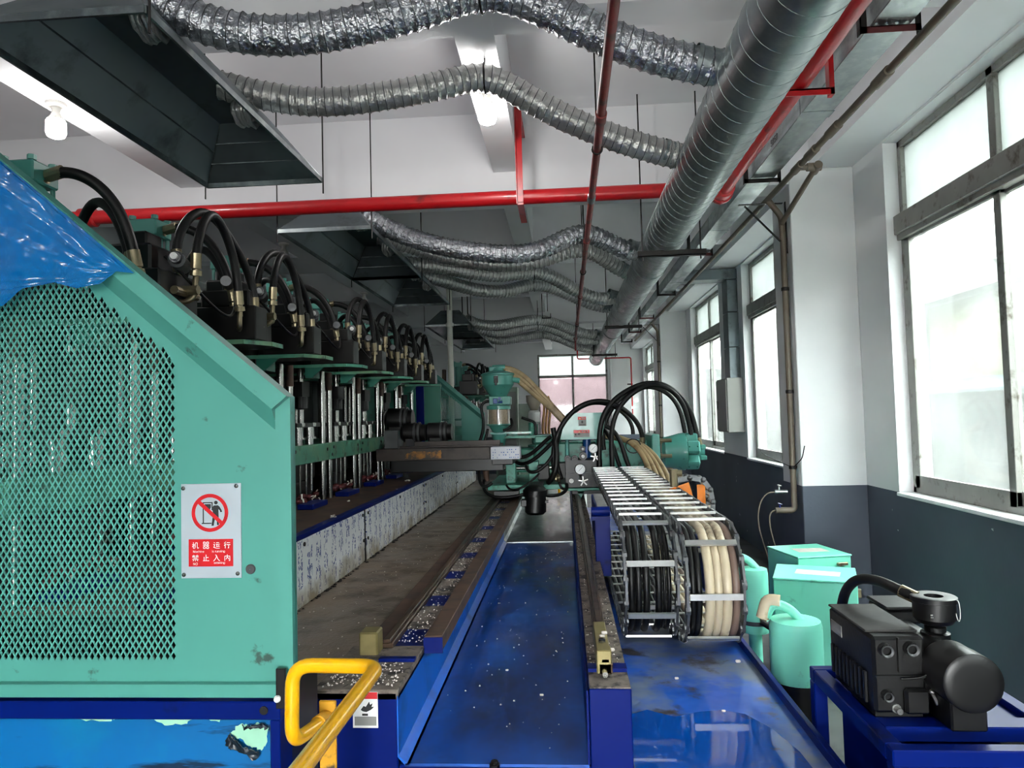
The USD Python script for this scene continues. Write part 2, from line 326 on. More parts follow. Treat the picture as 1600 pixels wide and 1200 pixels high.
# flexible foil ducts
def flex(label, P, r=.08, dull=False):
    P = spl(P, 400); L = np.linalg.norm(np.diff(P, axis=0), axis=1).sum(); nr = max(8, int(L / .047)); m = nr * 4
    P = spl(P, m + 1); ph = np.arange(m + 1) % 4
    rr = r * np.array([1.0, .955, .915, .955])[ph] * (1 + .02 * (meshkit.noise(P * 5, 3) - .5))
    t = thing('flexible_duct', label, 'flexible duct')
    sk = MB().tube(P, rr, 22, caps=False); v, f = sk.get()
    v = v + (meshkit.fbm(v * 42, 2, 5)[:, None] - .5) * .012
    part(t, 'foil_sleeve', (v, f), M['foild' if dull else 'foil'], 50)
    T = np.gradient(P, axis=0); T /= np.linalg.norm(T, axis=1, keepdims=True); w_ = MB()
    for i in range(0, m + 1, 4):
        a = np.cross(T[i], (0, 0, 1)); a /= np.linalg.norm(a); b = np.cross(T[i], a); g = np.linspace(0, 2 * np.pi, 20, endpoint=False)
        w_.tube(P[i] + (r + .0005) * (np.cos(g)[:, None] * a + np.sin(g)[:, None] * b), .0022, 4, closed=True)
    part(t, 'wire_coil', w_, M['wire'], True)
    return t
FX = [
 ('crinkled foil flexible duct from the nearest hood, at the top edge of the picture', [(-1.64, 2.8, 3.52), (-1.42, 2.85, 3.41), (-1.17, 2.9, 3.38), (-0.88, 2.95, 3.42), (-0.5, 3.0, 3.53), (-0.31, 3.05, 3.6), (0.1, 3.1, 3.46), (0.38, 3.15, 3.35), (0.73, 3.2, 3.27)], .083, 0, (-.31, 3.05)),
 ('crinkled foil flexible duct from the nearest hood, crossing in front of the bright bulb', [(-1.82, 3.75, 3.6), (-1.58, 3.81, 3.55), (-1.31, 3.87, 3.53), (-0.96, 3.93, 3.57), (-0.6, 3.99, 3.65), (-0.4, 4.06, 3.7), (-0.18, 4.12, 3.61), (0.12, 4.18, 3.46), (0.45, 4.24, 3.34), (0.74, 4.3, 3.27)], .079, 1, (-.4, 4.06)),
 ('shiny foil flexible duct sagging from the second hood just below the red cross pipe', [(-1.66, 6.0, 3.5), (-1.23, 6.1, 3.3), (-0.64, 6.2, 3.18), (-0.14, 6.3, 3.22), (0.22, 6.4, 3.36), (0.46, 6.5, 3.29), (0.73, 6.6, 3.23)], .085, 0, (.22, 6.4)),
 ('foil flexible duct close under the shiny sagging one at the second hood', [(-1.77, 6.9, 3.55), (-1.55, 7.01, 3.5), (-1.31, 7.13, 3.43), (-0.88, 7.24, 3.34), (-0.16, 7.36, 3.36), (0.25, 7.47, 3.46), (0.5, 7.59, 3.36), (0.73, 7.7, 3.25)], .08, 1, (.25, 7.47)),
 ('foil flexible duct of the rear half of the second hood, upper of its two', [(-1.81, 8.2, 3.56), (-1.47, 8.4, 3.55), (-1.04, 8.6, 3.5), (-0.67, 8.8, 3.5), (-0.32, 9.0, 3.56), (0.03, 9.2, 3.44), (0.72, 9.4, 3.27)], .085, 1, (-.32, 9.0)),
 ('foil flexible duct of the rear half of the second hood, lower of its two', [(-1.76, 8.9, 3.56), (-1.44, 9.13, 3.5), (-1.14, 9.37, 3.44), (-0.74, 9.6, 3.44), (-0.36, 9.83, 3.55), (0.03, 10.07, 3.48), (0.7, 10.3, 3.27)], .085, 1, (-.36, 9.83)),
 ('far foil flexible duct above the end window, topmost of three', [(-1.62, 12.2, 3.45), (-1.09, 12.52, 3.36), (-0.43, 12.85, 3.47), (0.02, 13.18, 3.38), (0.72, 13.5, 3.23)], .09, 1, (-.43, 12.85)),
 ('far foil flexible duct above the end window, middle of three', [(-1.67, 13.2, 3.5), (-1.08, 13.5, 3.36), (-0.45, 13.75, 3.48), (0.08, 14.0, 3.31), (0.72, 14.2, 3.23)], .09, 1, (-.45, 13.75)),
 ('far foil flexible duct above the end window, lowest of three', [(-1.73, 15.1, 3.52), (-1.04, 15.3, 3.40), (-0.41, 15.5, 3.5), (0.16, 15.8, 3.33), (0.72, 16.2, 3.24)], .09, 1, (-.41, 15.5))]
for lab, P, r, d, hk in FX:
    t = flex(lab, P, r, d); p = min(P, key=lambda q: abs(q[0] - hk[0])); e = P[-1]
    g = np.linspace(0, 2 * np.pi, 16, endpoint=False); top = ZC if abs(hk[0] + .43) > .12 else 3.82
    part(t, 'hanging_strap', MB().tube([(p[0], p[1] + (r + .006) * math.cos(q), p[2] + (r + .006) * math.sin(q)) for q in g], .005, 6, closed=True).cyl((p[0], p[1], p[2] + r), (p[0], p[1], top), .004, n=6), M['iron'], True)
    a = np.array(P[-2], float) - e; a /= np.linalg.norm(a)
    part(t, 'duct_spigot', MB().lathe([(r * .93, -.06), (r * .93, .10), (r * .99, .1), (r * .99, .12)], e, a, 20), M['galv'])

# extraction hoods
def hood(label, y0, y1, inl, split=None):
    t = thing('exhaust_hood', label, 'hood'); x0, x1, z0, z1 = -2.25, -1.5, 3.3, 3.57
    secs = [(y0, y1)] if not split else [(y0, split), (split, y1)]
    def plate(q, k=.004):
        q = np.array(q, float); n_ = np.cross(q[1] - q[0], q[2] - q[0]); n_ /= np.linalg.norm(n_)
        v = np.vstack([q, q + n_ * k]); return v, [(0, 1, 2, 3), (7, 6, 5, 4), (0, 4, 5, 1), (1, 5, 6, 2), (2, 6, 7, 3), (3, 7, 4, 0)]
    for a, b in secs:
        i = .28; X0, X1, A, B = x0 + .22, x1 - .22, a + i, b - i
        for q in (((x0, a, z0), (x1, a, z0), (X1, A, z1), (X0, A, z1)), ((x1, b, z0), (x0, b, z0), (X0, B, z1), (X1, B, z1)), ((x1, a, z0), (x1, b, z0), (X1, B, z1), (X1, A, z1)), ((x0, b, z0), (x0, a, z0), (X0, A, z1), (X0, B, z1))):
            part(t, 'hood_panel', MB().add(*plate(q)), M['galvdark'], False)
        part(t, 'top_panel', MB().add(*plate(((X0, A, z1), (X1, A, z1), (X1, B, z1), (X0, B, z1)))), M['galvdark'], False)
        s_ = MB()                                          # folded seams
        for p_, q_ in (((x0, a), (X0, A)), ((x1, a), (X1, A)), ((x0, b), (X0, B)), ((x1, b), (X1, B))): s_.bar((*p_, z0), (*q_, z1 - .004), .008)
        for f_ in (.35, .68):
            zz = z0 + (z1 - z0) * f_; u = .22 * f_; w2 = i * f_
            s_.bar((x0 + u, b - w2 - .004, zz - .004), (x1 - u, b - w2 - .004, zz - .004), .006)
        zz = z0 + (z1 - z0) * .55
        s_.bar((x0 + .22 * .55 + .003, a + i * .55, zz - .004), (x0 + .22 * .55 + .003, b - i * .55, zz - .004), .006)
        part(t, 'folded_seam', s_, M['galv'], False)
    rim = MB()
    for a, b in secs:
        for p_, q_ in (((x0, a), (x1, a)), ((x1, a), (x1, b)), ((x1, b), (x0, b)), ((x0, b), (x0, a))):
            rim.bar((*p_, z0 - .012), (*q_, z0 - .012), .012, .03)
    part(t, 'hood_rim', rim, M['galv'], False)
    for x, y in ((x0 - .012, y0 + .01), (x1 + .012, y0 + .01), (x0 - .012, y1 - .01), (x1 + .012, y1 - .01)) + (((x1 + .012, split), (x0 - .012, split)) if split else ()):
        part(t, 'hanger_rod', MB().cyl((x, y, z0 - .10), (x, y, ZC if not 5.9 < y < 6.4 else 3.6), .005, n=6), M['rod'])
    for y, zz in inl:                                       # crumpled foil where the ducts come through
        g = np.linspace(0, 2 * np.pi, 14, endpoint=False); c = np.array((x1 - .13, y, z0 + .15)); mb = MB()
        for k in range(4):
            r_ = .078 + .012 * rng.random()
            mb.tube([c + ((-.02 - .022 * k), r_ * math.cos(q) * 1.0, r_ * .7 * math.sin(q) - .02 * rng.random()) for q in g], .014, 5, closed=True)
        part(t, 'duct_inlet', mb, M['foild'], True)
    return t
hood('grey sheet-metal exhaust hood at the upper left, nearest the camera', 2.5, 4.45, ((2.85, 0), (3.75, 0)))
hood('grey sheet-metal exhaust hood behind the red cross pipe, in two halves', 5.6, 9.55, ((6.0, 0), (6.95, 0), (8.25, 0), (8.95, 0)), 7.65)
hood('grey sheet-metal exhaust hood farthest away, past the white pole', 11.75, 16.0, ((12.2, 0), (13.2, 0), (15.1, 0)), 13.8)

# red fire pipes
t = thing('fire_pipe', 'red fire pipe crossing the room under the ceiling from left to right', 'pipe')
part(t, 'pipe', MB().cyl((XL, 5.5, 3.44), (1.14, 5.5, 3.44), .055, n=24), M['red'], True)
for x in (-3.78, -1.0 - .0):
    if x < -2: part(t, 'pipe_coupling', MB().lathe([(.055, -.07), (.075, -.06), (.075, .06), (.055, .07)], (x, 5.5, 3.44), 'x', 20).bx(x - .03, x + .03, 5.4, 5.6, 3.425, 3.455), M['red'])
part(t, 'pipe_hanger', MB().bx(-.315, -.265, 5.42, 5.426, 3.36, 4.18).bx(-.315, -.309, 5.39, 5.42, 3.36, 4.18).bx(-.315, -.265, 5.42, 6.0, 3.375, 3.381).bx(-.315, -.265, 5.42, 6.0, 4.1, 4.11), M['red'], False)
t = thing('fire_pipe', 'red fire pipe running lengthwise beside the big spiral duct', 'pipe')
part(t, 'pipe', MB().cyl((1.25, YB, 3.44), (1.25, 5.62, 3.44), .06, n=24), M['red'], True)
part(t, 'pipe_tee', MB().lathe([(.06, -.1), (.08, -.09), (.08, .02), (.092, .02), (.092, .06), (.06, .06)], (1.25, 5.56, 3.44), 'y', 24).cyl((1.14, 5.5, 3.44), (1.25, 5.5, 3.44), .074, n=20), M['red'])
for k in range(8): part(t, 'bolt', MB().cyl((1.25 + .083 * math.cos(k * .785), 5.56, 3.44 + .083 * math.sin(k * .785)), (1.25 + .083 * math.cos(k * .785), 5.64, 3.44 + .083 * math.sin(k * .785)), .009, n=6), M['red'], False)
for y in (3.72, -.8):
    part(t, 'pipe_hanger', MB().bx(1.15, 1.41, y - .025, y + .025, 3.366, 3.374).bx(1.15, 1.41, y - .025, y - .018, 3.34, 3.374).bx(1.39, 1.41, y - .025, y + .025, 3.34, ZC).bx(1.385, 1.392, y - .025, y + .025, 3.37, ZC), M['red'], False)
t = thing('sprinkler_pipe', 'thin faded red sprinkler pipe hanging lengthwise in front of the flexible ducts', 'pipe')
part(t, 'pipe', MB().cyl((.185, YB, 3.12), (.235, 13.0, 3.12), .021, n=16), M['rustred'], True)
for y in (1.2, 3.3, 4.55, 5.7, 8.4, 10.8): x = .185 + .05 * (y + 4) / 17; part(t, 'pipe_joint', MB().lathe([(.021, -.05), (.027, -.045), (.027, .045), (.021, .05)], (x, y, 3.12), 'y', 16), M['rustred'] if y != 4.55 else M['galvdark'])
for y, zt in ((3.7, 3.815), (6.9, ZC - .003), (11.0, ZC - .003)):
    x = .185 + .05 * (y + 4) / 17; g = np.linspace(0, 2 * np.pi, 14, endpoint=False)
    part(t, 'pipe_clip', MB().tube([(x + .026 * math.cos(q), y, 3.12 + .026 * math.sin(q)) for q in g], .005, 5, closed=True).bar((x, y, 3.146), (x, y, zt), .012, .008), M['iron'])
part(t, 'drop_pipe', MB().tube(fillet([(.235, 12.95, 3.12), (.235, 13.1, 3.12), (.235, 13.1, 2.92)], .03), .016, 10), M['rustred'], True)
part(t, 'end_cap', MB().lathe([(.03, -.08), (.034, -.07), (.034, .05), (.022, .06)], (.235, 12.95, 3.12), 'y', 14), M['rustred'])
t = thing('fire_pipe', 'thin bright red pipe with a gauge dropping down beside the far window', 'pipe')
part(t, 'pipe', MB().tube(fillet([(.44, 21.8, 3.84), (.44, 21.8, 3.44), (2.03, 21.8, 3.44), (2.03, 21.8, 1.55)], .06), .02, 10), M['red'], True)
part(t, 'wall_clip', MB().bx(1.9, 2.06, 21.79, 21.81, 2.62, 2.66), M['iron'], False)
part(t, 'gauge', MB().lathe([(.001, -.03), (.07, -.03), (.07, .02), (.06, .025), (.001, .02)], (2.16, 21.8, 2.16), 'y', 20).cyl((2.03, 21.8, 1.98), (2.16, 21.8, 2.1), .012), M['white'])
part(t, 'valve', MB().bx(1.98, 2.12, 21.74, 21.86, 1.9, 1.98), M['white'], False)

# cable tray, conduit, brackets
t = thing('cable_trunking', 'square galvanised cable trunking high along the window side', 'cable trunking')
for y in np.arange(-3.9, 18, 2.75): part(t, 'trunking_length', MB().bx(1.45, 1.63, y, y + 2.735, 3.5, 3.64, .003), M['galv'], False)
for y in np.arange(-1.15, 18, 2.75): part(t, 'joint_plate', MB().bx(1.447, 1.633, y - .055, y + .04, 3.496, 3.5), M['galv'], False)
tx = meshkit.text_mesh('5050', .045, .001); v = np.array(tx.vertices)
part(t, 'marker_writing', (np.stack([1.4485 - v[:, 2], 4.95 - v[:, 0], 3.53 + v[:, 1]], 1), np.array(tx.faces)), M['ink'], False)
for i, y in enumerate((3.36, 5.5, 8.0, 10.65, 13.2, 15.4, 17.4)):
    h = thing('tray_bracket', ('slotted dark red bracket under the trunking at the top edge of the picture', 'slotted dark bracket under the trunking right after the red pipe tee', 'dark red bracket bar under the trunking beside the black duct hanger', 'square hook bracket under the trunking in front of the grey trunking bend',
        'rusty bracket under the trunking by the second wall pier', 'rusty bracket under the trunking past the second wall pier', 'last bracket under the trunking, near the far end of the duct')[i], 'bracket', (0, y, 0))
    b_ = MB()
    for k in range(6):
        xx = 1.40 + .27 * k / 6
        b_.bx(xx, xx + .027, -.02, .02, 3.486, 3.491)
    b_.bx(1.40, 1.67, -.02, -.011, 3.486, 3.491).bx(1.40, 1.67, .011, .02, 3.486, 3.491).bx(1.40, 1.67, -.02, -.016, 3.46, 3.49)
    part(h, 'slotted_arm', b_, M['brkt'] if i in (0, 2, 4, 5) else M['iron'], False)
    part(h, 'upright', MB().bx(1.40, 1.43, -.02, -.015, 3.46, ZC).bx(1.40, 1.405, -.02, .02, 3.46, ZC), M['iron'], False)
    part(h, 'upright', MB().bx(1.645, 1.67, -.02, -.015, 3.46, 3.60).bx(1.665, 1.67, -.02, .02, 3.46, 3.6), M['iron'], False)
t = thing('plastic_conduit', 'yellowed plastic conduit pipe running beside the trunking with a branch at the pier', 'conduit')
part(t, 'pipe', MB().cyl((1.735, YB, 3.5), (1.735, 17.4, 3.5), .022, n=16), M['pvc'], True)
for y in (1.6, 3.9, 4.6, 5.0, 5.3): part(t, 'pipe_socket', MB().lathe([(.022, -.09), (.029, -.085), (.029, .085), (.022, .09)], (1.735, y, 3.5), 'y', 16), M['pvc'])
part(t, 'branch_pipe', MB().tube(fillet([(1.735, 5.3, 3.5), (1.87, 5.3, 3.5), (1.86, 5.45, 3.46), (1.845, 6.08, 3.3)], .05), .021, 12), M['pvc'], True)
part(t, 'elbow', MB().cyl((1.80, 5.3, 3.5), (1.90, 5.3, 3.5), .03, n=14).cyl((1.87, 5.26, 3.505), (1.87, 5.36, 3.485), .03, n=14), M['pvc'])
for i, (y, z0) in enumerate(((6.1, .93), (14.16, .9))):
    t = thing('down_pipe', ('tall thin stained plastic down pipe strapped to the nearest wall pier', 'tall thin plastic down pipe on the second wall pier')[i], 'pipe')
    part(t, 'pipe', MB().tube(fillet([(1.735, y - .02, 3.5), (1.845, y, 3.36), (1.853, y, 3.2), (1.853, y, z0)] + ([(1.70, y, z0 - .0)] if i == 0 else []), .04), .025, 14), M['pvc'], True)
    for z in (1.28, 1.9, 2.75): part(t, 'pipe_clip', MB().lathe([(.026, -.015), (.031, -.012), (.031, .012), (.026, .015)], (1.853, y, z), 'z', 14), M['iron'])
    part(t, 'angle_bracket', MB().bar((1.50, y, 3.47), (1.86, y, 3.47), .03, .006).bar((1.55, y, 3.46), (1.86, y, 3.12), .03, .006).bar((1.880, y, 3.48), (1.880, y, 3.05), .03, .006), M['iron'], False)
    if i == 0:
        for z, k in ((.93, 0), (1.08, 1)):
            v_ = part(t, 'ball_valve', MB().cyl((1.70, y, z), (1.80, y, z), .016).cyl((1.735, y, z), (1.735, y, z + .05), .008).bar((1.735, y - .05, z + .055), (1.735, y + .03, z + .055), .014, .006), mat('valve_blue', S(30, 40, 120), .4) if k == 0 else M['galv'])
        part(t, 'thin_hose', MB().tube(spl([(1.70, 6.1, 1.08), (1.62, 6.08, 1.06), (1.55, 6.05, .93), (1.60, 6.05, .6), (1.64, 6.0, .3), (1.58, 5.9, .02)], 40), .006, 8), M['pvc'], True)
        part(t, 'thin_hose', MB().tube(spl([(1.70, 6.1, .93), (1.66, 6.08, .92), (1.64, 6.05, .8), (1.74, 6.0, .45), (1.80, 5.9, .02)], 40), .006, 8), M['pvc'], True)
        part(t, 'cable_tie', MB().tube(fillet([(1.85, 6.07, 1.28), (1.89, 5.97, 1.36), (1.91, 5.96, 1.46)], .03), .004, 6).tube(fillet([(1.85, 6.12, 1.28), (1.855, 6.6, 1.31), (1.95, 7.4, 1.33)], .1), .003, 6), M['iron'], True)
t = thing('wall_panel_box', 'grey metal switch box on the wall between two far windows fed by square trunking', 'electrical box')
part(t, 'box_body', MB().bx(2.18, XR, 9.86, 10.5, 1.47, 2.2, .006), M['greybox'], False)
part(t, 'box_door', MB().bx(2.165, 2.18, 9.88, 10.48, 1.49, 2.18, .004), M['greybox'], False)
part(t, 'handle', MB().bx(2.15, 2.166, 10.38, 10.41, 1.78, 1.9), M['iron'], False)
for z0, z1 in ((2.2, 2.62), (2.63, 3.1), (3.11, 3.55)): part(t, 'trunking_length', MB().bx(2.26, XR, 10.0, 10.3, z0, z1, .003), M['galvdark'], False)
part(t, 'trunking_bend', MB().bx(1.63, XR, 10.0, 10.3, 3.56, 3.70, .003), M['galvdark'], False)
t = thing('steel_pole', 'pale painted round pole standing behind the hose row up to the ceiling', 'pole')
part(t, 'pole_tube', MB().cyl((-1.77, 11.3, 0), (-1.77, 11.3, ZC), .045, n=20), M['paintpipe'], True)
part(t, 'pole_flange', MB().lathe([(.045, 3.2), (.06, 3.2), (.06, 3.26), (.045, 3.26)], (-1.77, 11.3, 0), 'z', 20), M['paintpipe'])
for x in (-1.2, -.4): part(None, 'pipe', MB().bx(0, 0.001, 0, 0.001, 0, .001), M['iron']) if False else None

for i, x in enumerate((-1.66, -.30)):
    h = thing('beam_bracket', ('dark slotted bracket hanging from the far cross beam next to the white pole', 'dark slotted bracket hanging from the far cross beam under the foil ducts')[i], 'bracket', (x, 12.17, 0))
    part(h, 'slotted_arm', MB().bx(-.03, -.02, -.03, .03, 3.40, 3.82).bx(.06, .07, -.03, .03, 3.52, 3.82), M['iron'], False)
    part(h, 'cross_arm', MB().bx(-.03, .12, -.03, .03, 3.40, 3.41).bx(.11, .12, -.03, .03, 3.40, 3.48), M['iron'], False)
# ceiling bulbs
def bulb(label, x, y, zt, lit=True):
    t = thing('ceiling_bulb', label, 'light bulb', (x, y, zt))
    part(t, 'ceiling_rose', MB().lathe([(.001, 0), (.06, 0), (.06, -.02), (.03, -.028), (.001, -.028)]), M['lampbase'])
    part(t, 'socket', MB().lathe([(.028, -.028), (.024, -.06), (.033, -.085), (.05, -.105), (.052, -.11), (.001, -.11)]), M['lampbase'])
    part(t, 'glowing_bulb' if lit else 'bulb_glass', MB().lathe([(.05, -.11), (.058, -.125), (.06, -.19), (.05, -.215), (.03, -.225), (.001, -.228)]), M['lamp'] if lit else M['lampoff'], True)
bulb('lit white bulb on the left ceiling beam above the machine', -3.17, 4.3, 3.82)
bulb('lit white bulb on the middle ceiling beam behind the foil ducts', -.43, 4.45, 3.82)
bulb('unlit white bulb on the left ceiling beam beside the second hood', -3.17, 8.05, 3.82, False)
bulb('unlit white bulb on the left ceiling beam farther back, past the second hood', -3.17, 11.4, 3.82, False)
for x, y in ((-3.17, -1.0), (-.43, -1.0)): bulb('lit white bulb on the ' + ('left' if x < -1 else 'middle') + ' ceiling beam behind the camera', x, y, 3.82)
TEAL, TEALD = S(76, 150, 138), S(74, 142, 118)
M['teal'] = mat('mint_green_enamel', TEAL, .38, var=.04, scale=1.6, dirt=(S(52, 80, 72), 9, .65, .72), coat=.15)
M['tealdirty'] = mat('dirty_mint_paint', TEALD, .5, var=.14, scale=6, dirt=(S(60, 66, 54), 11, .54, .70), second=(S(120, 150, 110), 3, .5, .75))
M['tealdark'] = mat('sea_green_enamel', S(40, 116, 98), .4, var=.06, scale=2, dirt=(S(34, 60, 56), 5, .6, .75))
M['navy'] = mat('dark_blue_enamel', S(0, 22, 98), .38, var=.1, scale=2, dirt=(S(14, 16, 34), 5, .62, .75), spec=.12)
M['blue'] = mat('blue_enamel', S(12, 70, 154), .3, var=.16, scale=1.3, stretch=(1, .4, 1), dirt=(S(22, 32, 66), 1.7, .46, .66, (1, .5, 1)), second=(S(24, 96, 190), 2.1, .5, .7), coat=.3, rvar=.08)
M['bluewall'] = mat('bright_blue_enamel', S(8, 98, 205), .32, var=.12, scale=2, dirt=(S(10, 44, 110), 2.5, .5, .75), coat=.2)
M['wet'] = mat('wet_blue_tray', S(8, 80, 176), .34, var=.14, scale=2, dirt=(S(52, 46, 50), 3.4, .58, .66), second=(S(96, 110, 132), 2.2, .48, .62), rvar=.1)
M['puddle'] = mat('wet_blue_puddle', S(4, 70, 158), .03, var=.1, scale=2, dirt=(S(40, 38, 48), 3.2, .60, .66), spec=.7)
M['tread'] = mat('worn_tread_plate', S(126, 110, 96), .40, .3, var=.22, scale=3, dirt=(S(74, 60, 48), 4, .46, .68), bump=(55, .5, .006), rvar=.12)
M['rust'] = mat('rusty_steel', S(86, 64, 52), .62, .2, var=.25, scale=8, dirt=(S(58, 48, 44), 5, .48, .66))
M['rail'] = mat('oily_rail_steel', S(104, 84, 70), .3, .6, var=.2, scale=6, stretch=(1, .1, 1), dirt=(S(60, 44, 34), 6, .5, .7))
M['debris'] = mat('grit_covered_steel', S(112, 102, 94), .75, var=.25, scale=30, dirt=(S(44, 40, 38), 18, .5, .62))
M['scrap'] = mat('white_plastic_scraps', S(214, 206, 198), .6, var=.1, scale=20)
M['brass'] = mat('olive_brass', S(140, 128, 84), .42, .45, var=.15, scale=12)
M['zinc'] = mat('zinc_fitting', S(146, 134, 108), .34, .8, var=.14, scale=14)
M['chrome'] = mat('hard_chrome', S(160, 160, 156), .2, 1.0, var=.1, scale=9, dirt=(S(90, 80, 68), 8, .62, .75))
M['dsteel'] = mat('dark_oily_steel', S(20, 19, 18), .42, .3, var=.3, scale=7)
M['black'] = mat('black_metal', S(12, 12, 13), .4, .1, var=.2, scale=9)
M['rubber'] = mat('black_rubber_hose', S(12, 12, 12), .45, var=.2, scale=10, spec=.35, dirt=(S(26, 23, 21), 9, .6, .75))
M['coil'] = mat('grey_coil', S(78, 80, 82), .35, .3, var=.1)
M['whitep'] = mat('white_plastic', S(228, 228, 226), .4, var=.03)
M['mold'] = mat('mould_steel', S(42, 42, 42), .38, .6, var=.25, scale=5)
M['darkred'] = mat('dark_red_residue', S(84, 22, 26), .5, var=.3, scale=15)
M['yellow'] = mat('yellow_enamel', S(248, 182, 4), .28, var=.04, scale=3, dirt=(S(220, 150, 6), 8, .70, .80), coat=.4)
M['yellowdirty'] = mat('dirty_yellow', S(206, 148, 16), .5, var=.1, scale=5, dirt=(S(60, 50, 40), 12, .54, .66))
M['filmblue'] = mat('blue_film_panel', S(0, 98, 160), .34, var=.1, scale=1.5, dirt=(S(10, 40, 66), 2.2, .58, .66, (1.1, 1, 7)), second=(S(0, 120, 150), 1.2, .5, .7), coat=.3)
def film():
    n = {'g': ('geometry', {}), 'nz': ('noise_texture', {'scale': 3.2, 'detail': 3.0}), 'r': ('rgb_ramp', {'ramp': [(.3, S(0, 92, 166)), (.6, S(0, 110, 184)), (.75, S(10, 128, 196))]}),
         'p': ('principled_bsdf', {'roughness': .16, 'coat_weight': .4}), 't': ('transparent_bsdf', {'color': (.12, .62, .80)}), 'mz': ('map_range', {'from_min': 1.9, 'from_max': 2.3, 'to_min': .48, 'to_max': .14, 'clamp': True}), 's': ('separate_xyz', {}), 'x': ('mix_closure', {})}
    return usdkit.material(stage, '/World/Looks/blue_film', n, [('g.position', 'nz.vector'), ('nz.fac', 'r.fac'), ('r.color', 'p.base_color'), ('g.position', 's.vector'), ('s.z', 'mz.value'), ('mz.result', 'x.fac'), ('p.BSDF', 'x.closure1'), ('t.BSDF', 'x.closure2')], surface='x.closure')
M['film'] = film()
def printed():
    """white protective film with columns of small blue print, dirty towards the bottom"""
    n = {'g': ('geometry', {}), 's': ('separate_xyz', {}), 'm': ('mapping', {'scale': (1, 48, 30)}), 'v': ('white_noise_texture', {'dimensions': '3D'}), 'fl': ('vector_math', {'math_type': 'floor'}),
         'm1': ('mapping', {'scale': (0, 7.5, 0)}), 'fl1': ('vector_math', {'math_type': 'fraction'}), 's1': ('separate_xyz', {}), 'col': ('math', {'math_type': 'less_than', 'value2': .62}),
         'm2': ('mapping', {'scale': (1, 95, 75)}), 'v2': ('noise_texture', {'scale': 1.0, 'detail': 1.0}), 'c2': ('math', {'math_type': 'greater_than', 'value2': .5}), 'gt': ('math', {'math_type': 'greater_than', 'value2': .52}),
         'a1': ('math', {'math_type': 'multiply'}), 'a2': ('math', {'math_type': 'multiply'}), 'a3': ('math', {'math_type': 'multiply', 'value2': .9}),
         'base': ('rgb_ramp', {'ramp': [(.3, S(232, 234, 238)), (.7, S(246, 247, 250))]}), 'nb': ('noise_texture', {'scale': 2.0}), 'mx': ('mix_color', {'b': S(40, 72, 150)}),
         'dz': ('map_range', {'from_min': .78, 'from_max': 1.05, 'to_min': .42, 'to_max': -.12}), 'dn': ('noise_texture', {'scale': 7.0, 'detail': 6.0}), 'da': ('math', {'math_type': 'add'}), 'dr': ('map_range', {'from_min': .58, 'from_max': .95, 'clamp': True}),
         'dm': ('mix_color', {'b': S(140, 126, 102)}), 'p': ('principled_bsdf', {'roughness': .38})}
    l = [('g.position', 's.vector'), ('g.position', 'm.vector'), ('m.vector', 'fl.vector1'), ('fl.vector', 'v.vector'), ('v.value', 'gt.value1'), ('g.position', 'm1.vector'), ('m1.vector', 'fl1.vector1'), ('fl1.vector', 's1.vector'), ('s1.y', 'col.value1'),
         ('g.position', 'm2.vector'), ('m2.vector', 'v2.vector'), ('v2.fac', 'c2.value1'), ('gt.value', 'a1.value1'), ('c2.value', 'a1.value2'), ('a1.value', 'a2.value1'), ('col.value', 'a2.value2'), ('a2.value', 'a3.value1'), ('a3.value', 'mx.fac'),
         ('g.position', 'nb.vector'), ('nb.fac', 'base.fac'), ('base.color', 'mx.a'), ('s.z', 'dz.value'), ('g.position', 'dn.vector'), ('dn.fac', 'da.value1'), ('dz.result', 'da.value2'), ('da.value', 'dr.value'), ('dr.result', 'dm.fac'), ('mx.result', 'dm.a'), ('dm.result', 'p.base_color')]
    return usdkit.material(stage, '/World/Looks/printed_cover_film', n, l, surface='p.BSDF')
M['printed'] = printed()

# ------------------------------------------------------------------ machine base
base = thing('machine_bed', 'long dark blue machine base with rails, a sunken channel and brown tread plates', 'machine base')
part(base, 'front_panel', MB().bx(-.905, -.603, 2.5, 2.54, 0, .812, .004), M['navy'], False)
part(base, 'front_panel', MB().bx(-.60, .055, 2.5, 2.53, 0, .568, .004), M['navy'], False)
part(base, 'side_bed', MB().bx(.055, .198, 2.5, 11, 0, .826, .004), M['navy'], False)
part(base, 'side_body', MB().bx(-1.37, -.64, 2.75, 11, 0, .786), M['navy'], False)
part(base, 'channel_floor', MB().bx(-.58, .05, 2.5, 6.8, .562, .574), M['blue'], False)
part(base, 'channel_floor', MB().bx(-.58, .05, 6.82, 11, .562, .58), M['galv'], False, label='bare metal cover over the far channel floor')
for y0, y1 in ((2.5, 6.8), (6.82, 11)):
    part(base, 'channel_wall', MB().prism([(-.605, .8), (-.60, .8), (-.60, .60), (-.572, .574), (-.562, .574), (-.562, .568), (-.58, .568), (-.605, .595)], 'y', y0, y1), M['bluewall'] if y0 < 5 else M['galv'], False)
part(base, 'channel_wall', MB().bx(.046, .053, 2.5, 11, .575, .82), M['navy'], False)
part(base, 'ledge', MB().bx(-.90, -.60, 2.5, 2.98, .786, .822, .003), M['debris'], False)
part(base, 'ledge_step', MB().bx(-.74, -.60, 2.78, 2.81, .822, .835), M['navy'], False)
for i, (y0, y1) in enumerate(((2.72, 4.84), (4.85, 6.91), (6.92, 8.98), (8.99, 11))): part(base, 'tread_plate', MB().bx(-1.37, -.865, y0, y1, .79, .806 - .001 * (i % 2)), M['tread'], False)
part(base, 'tread_plate', MB().bx(-1.08, -.90, 2.5, 2.72, .79, .806), M['tread'], False)
part(base, 'rust_strip', MB().bx(-.862, -.785, 2.95, 11, .786, .822, .003), M['rust'], False)
